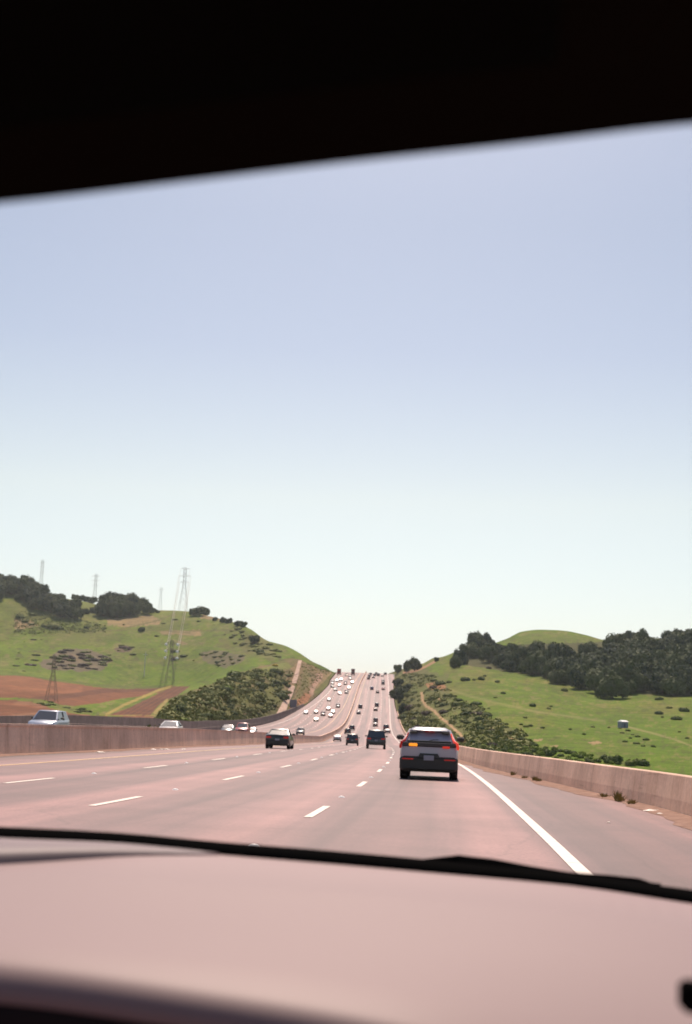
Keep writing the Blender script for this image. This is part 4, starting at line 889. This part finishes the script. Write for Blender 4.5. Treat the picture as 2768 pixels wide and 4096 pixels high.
# --- lead car: silver crossover right ahead
def lead_car():
    r = empty('crossover'); P_ = paint('crossover_grey', (.5, .47, .49), .05); global CG; CG0 = CG; CG = mat('rear_glass', (.36, .31, .36), .22, spec=.6); PW = paint('crossover_roof', (.5, .49, .52), 0); hw = .95; LEN['crossover'] = 4.45  # pale glass base colour stands in for the sky's reflection
    st = [(0, .86, .5, 1.0), (.02, .90, .34, 1.1), (.10, .93, .3, 1.19), (.35, .95, .3, 1.22), (1.2, .95, .26, 1.16), (3.1, .95, .26, 1.1), (3.6, .94, .27, 1.04), (4.1, .91, .28, .95), (4.35, .84, .34, .8), (4.45, .7, .4, .66)]
    body_mesh(st, 'body', P_, r)
    cabin(r, .13, 3.35, .88, 1.2, .62, 2.5, .68, 1.60, pr=.07, roofm=PW, crown=.085)
    CG = CG0
    def part(nm, mb, m, lab=None):
        o = mb.build(nm, m, r)
        if lab: o['label'] = lab
        return o
    part('rear_bumper', MB().box(-.945, .945, -.07, .7, .28, .74, .07), TRIM)
    part('plate_recess', MB().add([(-.36, -.075, .70), (.36, -.075, .70), (.29, -.05, .84), (-.29, -.05, .84), (-.36, .02, .70), (.36, .02, .70), (.29, .02, .84), (-.29, .02, .84)], [(0, 1, 2, 3), (0, 3, 7, 4), (1, 5, 6, 2), (3, 2, 6, 7), (0, 4, 5, 1)]), TRIM)
    part('number_plate', MB().box(-.165, .165, -.10, -.07, .62, .78, .006), PLATE)
    part('tail_light_panel', MB().box(-.88, .88, -.035, .12, 1.05, 1.19, .025), mat('smoked_panel', (.05, .046, .045), .3))
    part('glass_base_trim', MB().box(-.72, .72, .06, .16, 1.195, 1.25, .01), TRIM)
    AMB = mat('lit_amber_lamp', (.7, .25, .02), .3, emit=(1, .33, .02), es=.85); REDB = mat('lit_red_lamp', (.8, .05, .03), .3, emit=(1, .07, .03), es=.45)
    part('indicator_lamp', MB().box(-.66, -.38, -.06, 0, 1.06, 1.155, .02), AMB, 'lit amber left indicator')
    part('brake_lamp', MB().box(.43, .67, -.06, 0, 1.02, 1.09, .02), mat('dim_red_lamp', (.5, .03, .02), .3, emit=(1, .06, .03), es=.35))
    for s in (-1, 1):
        mb = MB(); mb.tube([(s*.70, .47, 1.49), (s*.74, .33, 1.38), (s*.80, .12, 1.25), (s*.90, .0, 1.17), (s*.935, -.01, 1.06), (s*.93, -.01, .98)], [.028, .034, .042, .05, .05, .03], 6)
        part('tail_lamp', mb, REDB if s > 0 else REDL)
        part('reflector', MB().box(min(s*.5, s*.86), max(s*.5, s*.86), -.085, -.05, .63, .67), REDL)
        part('spoiler_duct', MB().box(min(s*.40, s*.66), max(s*.40, s*.66), .40, .6, 1.475, 1.535, .02), TRIM)
        part('exhaust_trim', MB().box(min(s*.6, s*.8), max(s*.6, s*.8), -.09, 0, .34, .4, .01), TRIM)
    part('spoiler', MB().box(-.66, .66, .45, .78, 1.555, 1.585, .012), PW)
    part('third_brake_lamp', MB().box(-.16, .16, .43, .5, 1.53, 1.55), REDL)
    part('antenna_fin', MB().add([(-.02, 1.2, 1.6), (.02, 1.2, 1.6), (.02, 1.4, 1.62), (-.02, 1.4, 1.62), (0, 1.2, 1.68)], [(0, 1, 4), (1, 2, 4), (2, 3, 4), (3, 0, 4)]), TRIM)
    part('rear_wiper', MB().tube([(0, .1, 1.25), (.12, .16, 1.28), (.3, .17, 1.29)], .012, 5), TRIM)
    part('underbody', MB().box(-.8, .8, .3, 4.1, .24, .32), TRIM)
    for s in (-1, 1): part('headlight', MB().box(min(s*.5, s*.8), max(s*.5, s*.8), 4.3, 4.42, .72, .84, .02), HEADL)
    wheels(r, (.86, 3.55), .945, R=.37, W=.27); mirrors(r, 2.55, .90, 1.24, TRIM, 1.0)
    return r
lead = lead_car(); place(lead, Y=46.9, X=-1.17, rz=math.radians(.5))
tag(lead, 'silver crossover right ahead in our lane, amber indicator glowing at its left', 'car')
G1, G2 = 'cars driving away up the highway', 'oncoming cars on the left carriageway'
sed = make_suv('sedan', kind='sedan', pm=PAINT['black'], L=4.7, W=1.84); suv = make_suv('suv', pm=PAINT['black']); pick = make_suv('pickup', kind='pickup', pm=PAINT['charcoal'], W=1.98); van = make_suv('van', kind='van', pm=PAINT['maroon'], L=4.9, W=1.98)
place(sed, 1107, 2995); tag(sed, 'black sedan nearest the median barrier, alone in the left lane', 'car', G1)
place(suv, 1408, 2982); tag(suv, 'dark boxy suv straight up the road, between a white sedan and the grey pickup', 'car', G1)
place(pick, 1503, 2996); tag(pick, 'dark grey pickup just left of the silver crossover', 'car', G1)
place(van, 1544, 2921); tag(van, 'brownish van just ahead of the pale roofed sedan in the right lane', 'car', G1)
def car(src, px, py, col, label, onc=False, Y=None, s=1):
    r = dup(src, PAINT[col])
    place(r, px, py, Y=Y, onc=onc); tag(r, label, 'car', G2 if onc else G1)
    if s != 1: r.scale = (s, s, s)
    return r
car(sed, 1348, 2965, 'white', 'small white sedan close to the median, seen low beside the dark suv')
car(suv, 1390, 2937, 'black', 'black suv close behind another dark car against the median, left of the middle lanes')
car(suv, 1407, 2921, 'charcoal', 'dark car half hidden by the black suv in front of it beside the median')
car(sed, 1501, 2907, 'black', 'lower dark car of the stacked pair in the middle lane above the pickup')
car(suv, 1502, 2890, 'charcoal', 'upper dark suv of the stacked pair in the middle lane above the pickup')
car(sed, 1550, 2934, 'grey', 'dark sedan with a pale roof in the right lane of the foot of the climb')
car(suv, 1441, 2834, 'black', 'dark suv by the median halfway up the climb, upper of two')
car(sed, 1434, 2857, 'grey', 'grey sedan by the median halfway up the climb, lower of two')
car(suv, 1507, 2827, 'black', 'upper dark car of the pair in the middle lane halfway up the climb')
car(sed, 1502, 2844, 'maroon', 'lower dark car of the pair in the middle lane halfway up the climb')
car(suv, 1487, 2760, 'blue', 'small blue car high on the climb in the second lane')
car(sed, 1510, 2773, 'maroon', 'small reddish car high on the climb right of the blue one')
car(sed, 1533, 2760, 'red', 'small pale topped red car in the right lane near the crest')
car(suv, 1532, 2739, 'charcoal', 'dark suv in the right lane near the crest, lower of two close together'); car(suv, 1532, 2731, 'grey', 'grey suv in the right lane near the crest, upper of two close together')
for i, (a, b, s_, c) in enumerate(((1474, 2719, 'suv', 'charcoal'), (1477, 2709, 'suv', 'grey'), (1494, 2713, 'sed', 'grey'), (1498, 2705, 'suv', 'charcoal'), (1482, 2701, 'suv', 'black'), (1513, 2705, 'van', 'charcoal'), (1529, 2707, 'sed', 'grey'), (1505, 2699, 'suv', 'black'), (1541, 2700, 'suv', 'charcoal'))):
    car({'suv': suv, 'sed': sed, 'van': van}[s_], a, b, c, ('lowest car of the jam at the crest, hard by the median', 'grey suv of the crest jam just above the lowest one by the median', 'grey sedan in the middle of the jam at the crest', 'dark suv above the grey sedan in the crest jam', 'black suv at the very crest beside the median', 'dark van in the third lane of the crest jam', 'grey sedan in the right lane of the crest jam', 'black suv at the very crest in the middle lane', 'dark suv at the very crest in the right lane')[i])
# oncoming
o_ = car(suv, 158, 0, 'lightblue', 'pale blue-grey suv showing over the median barrier at the far left', True, Y=93)
car(sed, 668, 0, 'white', 'white sedan whose roof shows over the median barrier', True, Y=130)
car(sed, 908, 0, 'charcoal', 'dark sedan just left of the red one behind the median barrier', True, Y=205)
car(suv, 966, 0, 'red', 'red suv with a dazzling windscreen behind the median barrier', True, Y=196)
car(sed, 1003, 0, 'silver', 'silver sedan half hidden to the right of the red suv', True, Y=262)
OL = [(1199, 2940, suv, 'charcoal', 'dark suv alone in the oncoming lane just beyond the black sedan'),
 (1263, 2886, sed, 'tan', 'tan sedan low on the oncoming climb, below the bright cluster'),
 (1222, 2857, sed, 'pearl', 'pale sedan in the outer oncoming lane, leftmost at the bend'),
 (1263, 2855, sed, 'maroon', 'reddish sedan in the second oncoming lane right of the pale leftmost one'),
 (1291, 2864, suv, 'maroon', 'maroon suv in the bright cluster at the bend, largest of it'),
 (1312, 2842, sed, 'red', 'red sedan at the top of the bright cluster at the bend'),
 (1331, 2855, sed, 'white', 'white sedan at the right of the bright cluster near the median'),
 (1321, 2871, sed, 'red', 'red sedan at the bottom of the bright cluster at the bend'),
 (1351, 2831, suv, 'black', 'black suv in the oncoming lane nearest the median above the bright cluster'),
 (1315, 2805, sed, 'grey', 'lone grey sedan in the middle of the oncoming climb'),
 (1385, 2775, suv, 'charcoal', 'dark suv near the median high on the oncoming climb'),
 (1357, 2778, sed, 'pearl', 'pale pinkish sedan high in the middle oncoming lanes'),
 (1341, 2764, suv, 'white', 'white suv high in the second oncoming lane'),
 (1395, 2757, sed, 'white', 'white sedan near the median high on the oncoming climb'),
 (1357, 2747, sed, 'red', 'small red sedan high in the middle oncoming lanes'),
 (1328, 2751, suv, 'black', 'black suv in the outer oncoming lane high up, lower of two'),
 (1329, 2737, van, 'white', 'white van in the outer oncoming lane high up, upper of two'),
 (1381, 2739, suv, 'maroon', 'maroon suv near the crest close to the median'),
 (1363, 2723, sed, 'white', 'white sedan near the crest in the middle oncoming lanes'),
 (1347, 2727, sed, 'pearl', 'pale sedan near the crest left of the white one'),
 (1408, 2735, sed, 'white', 'white sedan by the median near the crest'),
 (1400, 2718, van, 'white', 'white van with a dark front near the crest beside the median'),
 (1386, 2705, suv, 'tan', 'tan suv just coming over the crest on the left side')]
for a, b, s_, c, l in OL: car(s_, a, b, c, l, True)
# trucks at the crest
def truck(px, py, col, label, W=2.5, H=3.6, L=9, onc=True):
    r = empty('truck'); LEN['truck'] = L; pm = PAINT[col]; hw = W/2
    MB().box(-hw, hw, 0, L-2.6, 1.0, H, .05).build('cargo_box', pm, r)
    MB().box(-hw*.95, hw*.95, L-2.4, L, .6, 1.7, .1).build('cab', pm, r)
    MB().box(-hw*.9, hw*.9, L-2.3, L-.25, 1.65, 2.6, .15).build('cab_roof', pm, r)
    MB().box(-hw*.8, hw*.8, L-.33, L-.2, 1.7, 2.4, .03).build('windshield', CG, r)
    MB().box(-.5, .5, .2, L-.5, .6, 1.0).build('chassis', TRIM, r)
    wheels(r, (1.2, 2.3, L-1.1), hw, R=.48, W=.3)
    place(r, px, py, onc=onc); tag(r, label, 'truck')
    return r
truck(1355, 2700, 'red', 'red box truck silhouetted on the crest of the oncoming lanes', H=3.9)
truck(1411, 2702, 'maroon', 'tall narrow reddish truck on the crest beside the median', W=2.3, H=4.2)

# ------------------------------------------------------------------ the car we ride in
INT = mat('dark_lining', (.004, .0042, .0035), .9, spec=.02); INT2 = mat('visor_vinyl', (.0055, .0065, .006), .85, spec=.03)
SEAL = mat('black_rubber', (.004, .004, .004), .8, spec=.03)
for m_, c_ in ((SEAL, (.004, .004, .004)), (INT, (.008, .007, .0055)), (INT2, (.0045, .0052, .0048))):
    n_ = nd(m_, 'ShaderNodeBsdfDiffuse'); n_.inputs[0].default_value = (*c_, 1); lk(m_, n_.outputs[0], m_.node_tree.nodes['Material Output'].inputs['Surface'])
DASH = mat('dashboard_vinyl', (.225, .15, .152), .6, spec=.3); DASH_SHADE = mat('dashboard_vinyl_shaded', (.02, .014, .014), .8, spec=.05)  # front copy painted much darker for the shade on the turned-down face
dn = noise(DASH, 900, 2, .5, mapping(DASH, (1, 1, 1))); bump(DASH, dn, .15, .0005)
own = empty('our_car', (0, -.3, 0)); tag(own, 'inside of the car we ride in: black roof edge above, sunlit pink-grey dashboard below', 'car')
d2 = lambda x: x*2768/1571
def rows_mesh(name, rows, m, smooth=True, thick=None):
    n = len(rows[0]); V = [tuple(p) for r in rows for p in r]
    Fc = [(i*n+k, i*n+k+1, (i+1)*n+k+1, (i+1)*n+k) for i in range(len(rows)-1) for k in range(n-1)]
    o = mesh(name, V, Fc, m, smooth=smooth)
    if thick: md = o.modifiers.new('s', 'SOLIDIFY'); md.thickness = thick; md.offset = 0
    o.parent = own; o.matrix_parent_inverse = own.matrix_world.inverted() if False else Matrix.Translation((0, .3, 0))
    return o
xs = np.linspace(-700, 2300, 61)
he = hermite([(-700, 500), (-300, 476), (32, 447), (400, 404), (800, 356), (1200, 313), (1560, 271), (1900, 246), (2300, 226)])
hy = lambda x, Y: U(d2(x), d2(he(x)), np.full_like(x, Y))
e0 = hy(xs, .46)
def off(P_, y, z): Q = P_.copy(); Q[:, 1] += y; Q[:, 2] += z; return Q
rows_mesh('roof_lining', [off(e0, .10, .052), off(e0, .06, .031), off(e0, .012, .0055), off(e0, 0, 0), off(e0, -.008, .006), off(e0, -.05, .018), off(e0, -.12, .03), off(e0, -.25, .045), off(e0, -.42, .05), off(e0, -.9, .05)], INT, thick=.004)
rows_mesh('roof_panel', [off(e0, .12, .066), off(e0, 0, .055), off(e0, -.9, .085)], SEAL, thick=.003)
vs = np.linspace(-300, 1250, 30); ve = hy(vs, .40)
rows_mesh('sun_visor', [off(ve, -.004, .024), off(ve, -.03, .022), off(ve, -.10, .036), off(ve, -.16, .05)], INT2, thick=.006)
# windscreen seal / cowl
ct = hermite([(-700, 1850), (32, 1882), (250, 1893), (500, 1915), (750, 1935), (930, 1951), (1300, 1990), (1560, 2022), (2300, 2130)])
cb = hermite([(-700, 1868), (32, 1905), (250, 1914), (500, 1937), (750, 1958), (1000, 1980), (1300, 2008), (1560, 2047), (2300, 2160)])
Ya, Yb = 1.32, 1.20
A_ = U(d2(xs), d2(ct(xs)), np.full_like(xs, Ya)); B_ = U(d2(xs), d2(cb(xs)), np.full_like(xs, Yb))
rows_mesh('windscreen_seal', [off(A_, .10, -.06), off(A_, .04, -.012), off(A_, 0, 0), (A_+B_)/2+np.array([0, 0, .001]), B_, off(B_, .002, -.03)], SEAL, thick=.003)
# dashboard
C1 = off(B_, -.001, -.0015)
def drow(tab, Yt): f = hermite(tab); return U(d2(xs), d2(f(xs)), np.interp(xs, [t[0] for t in Yt], [t[1] for t in Yt]))
R1 = drow([(-700, 1960), (32, 2000), (786, 2040), (1560, 2110), (2300, 2200)], [(-700, 1.0), (2300, 1.0)])
R2 = drow([(-700, 2050), (32, 2085), (786, 2130), (1560, 2200), (2300, 2300)], [(-700, .87), (2300, .87)])
R3 = drow([(-700, 2090), (32, 2135), (500, 2180), (900, 2240), (1560, 2380), (2300, 2500)], [(-700, .77), (2300, .75)])
R4 = drow([(-700, 2130), (32, 2182), (500, 2245), (900, 2312), (1560, 2500), (2300, 2650)], [(-700, .72), (2300, .70)])
rows_mesh('dashboard', [off(C1, .03, -.02), C1, R1, R2, R3, R4, off(R4, -.008, -.0035), off(R4, -.014, -.009), off(R4, -.018, -.017)], DASH, thick=.001)
rows_mesh('dashboard_front', [off(R4, -.016, -.017), off(R4, -.018, -.019), off(R4, -.019, -.03), off(R4, -.019, -.08), off(R4, .0, -.3)], DASH_SHADE, thick=.002)
GR = mat('dash_wedge_dark', (.15, .11, .12), .6, spec=.25)  # slightly raised, darker wedge at the left end of the dashboard
x1 = np.linspace(-500, 500, 24); tt = np.clip((500-x1)/470, 0, 1)
B1 = U(d2(x1), d2(cb(x1)), np.full_like(x1, Yb)); q1 = (B1[:, 2])
g0 = off(B1, -.006, -.001); depth = (.15*np.minimum(tt, 1))[:, None]
g1 = g0+np.concatenate([0*depth, -depth, -depth*.02], 1)
g0[:, 2] += .001; 
rows_mesh('dash_wedge_panel', [g0, (g0+g1)/2+np.array([0, 0, .001])*depth/.16, g1, off(g1, 0, -.03)], GR, thick=.002)
mb = MB(); q = U(d2(1566), d2(2262), .62); mb.box(q[0]-.004, q[0]+.03, q[1]-.008, q[1]+.008, q[2]-.006, q[2]+.006, .002)
o = mb.build('phone_mount', SEAL, own); o.location = (0, .3, 0)
# wiper lying along the foot of the glass, outside
mb = MB(); wp = [(915, 1962, .003), (965, 1955, .005), (1040, 1951, .007), (1120, 1960, .007), (1200, 1973, .006), (1290, 1985, .005), (1380, 1994, .006), (1450, 1999, .005), (1500, 2012, .003)]
pts = [U(d2(a), d2(b)+12, 1.40) for a, b, r_ in wp]; mb.tube(pts, [r_ for *_, r_ in wp], 8)
mb.tube([U(d2(1040), d2(1952)+14, 1.39), U(d2(1300), d2(1990)+14, 1.37), U(d2(1500), d2(2012)+16, 1.36)], [.004, .006, .006], 8)
o = mb.build('wiper', SEAL, own); o.location = (0, .3, 0)
# clean laminated pane from roof edge to seal
GL = bpy.data.materials.new('windscreen_glass'); GL.use_nodes = True; GL.node_tree.nodes.clear()
go = GL.node_tree.nodes.new('ShaderNodeOutputMaterial'); gt = GL.node_tree.nodes.new('ShaderNodeBsdfTransparent'); gt.inputs[0].default_value = (.965, .96, .965, 1); GL.node_tree.links.new(gt.outputs[0], go.inputs[0])
rows_mesh('windshield', [off(e0, .075, .040), e0*.5+off(A_, .02, 0)*.5+np.array([0, .05, .03]), off(A_, .02, -.004)], GL)

# ------------------------------------------------------------------ haze
hz = MB().box(-2700, 2700, -400, 3300, -12, 170).build('haze', None or bpy.data.materials.new('haze'))
hm = hz.data.materials[0]; hm.use_nodes = True; hm.node_tree.nodes.clear()
ho = hm.node_tree.nodes.new('ShaderNodeOutputMaterial'); pv = hm.node_tree.nodes.new('ShaderNodeVolumePrincipled')
pv.inputs['Color'].default_value = (.82, .93, 1, 1); pv.inputs['Density'].default_value = .00006; pv.inputs['Anisotropy'].default_value = .35
hm.node_tree.links.new(pv.outputs[0], ho.inputs['Volume'])
tag(hz, kind='stuff')
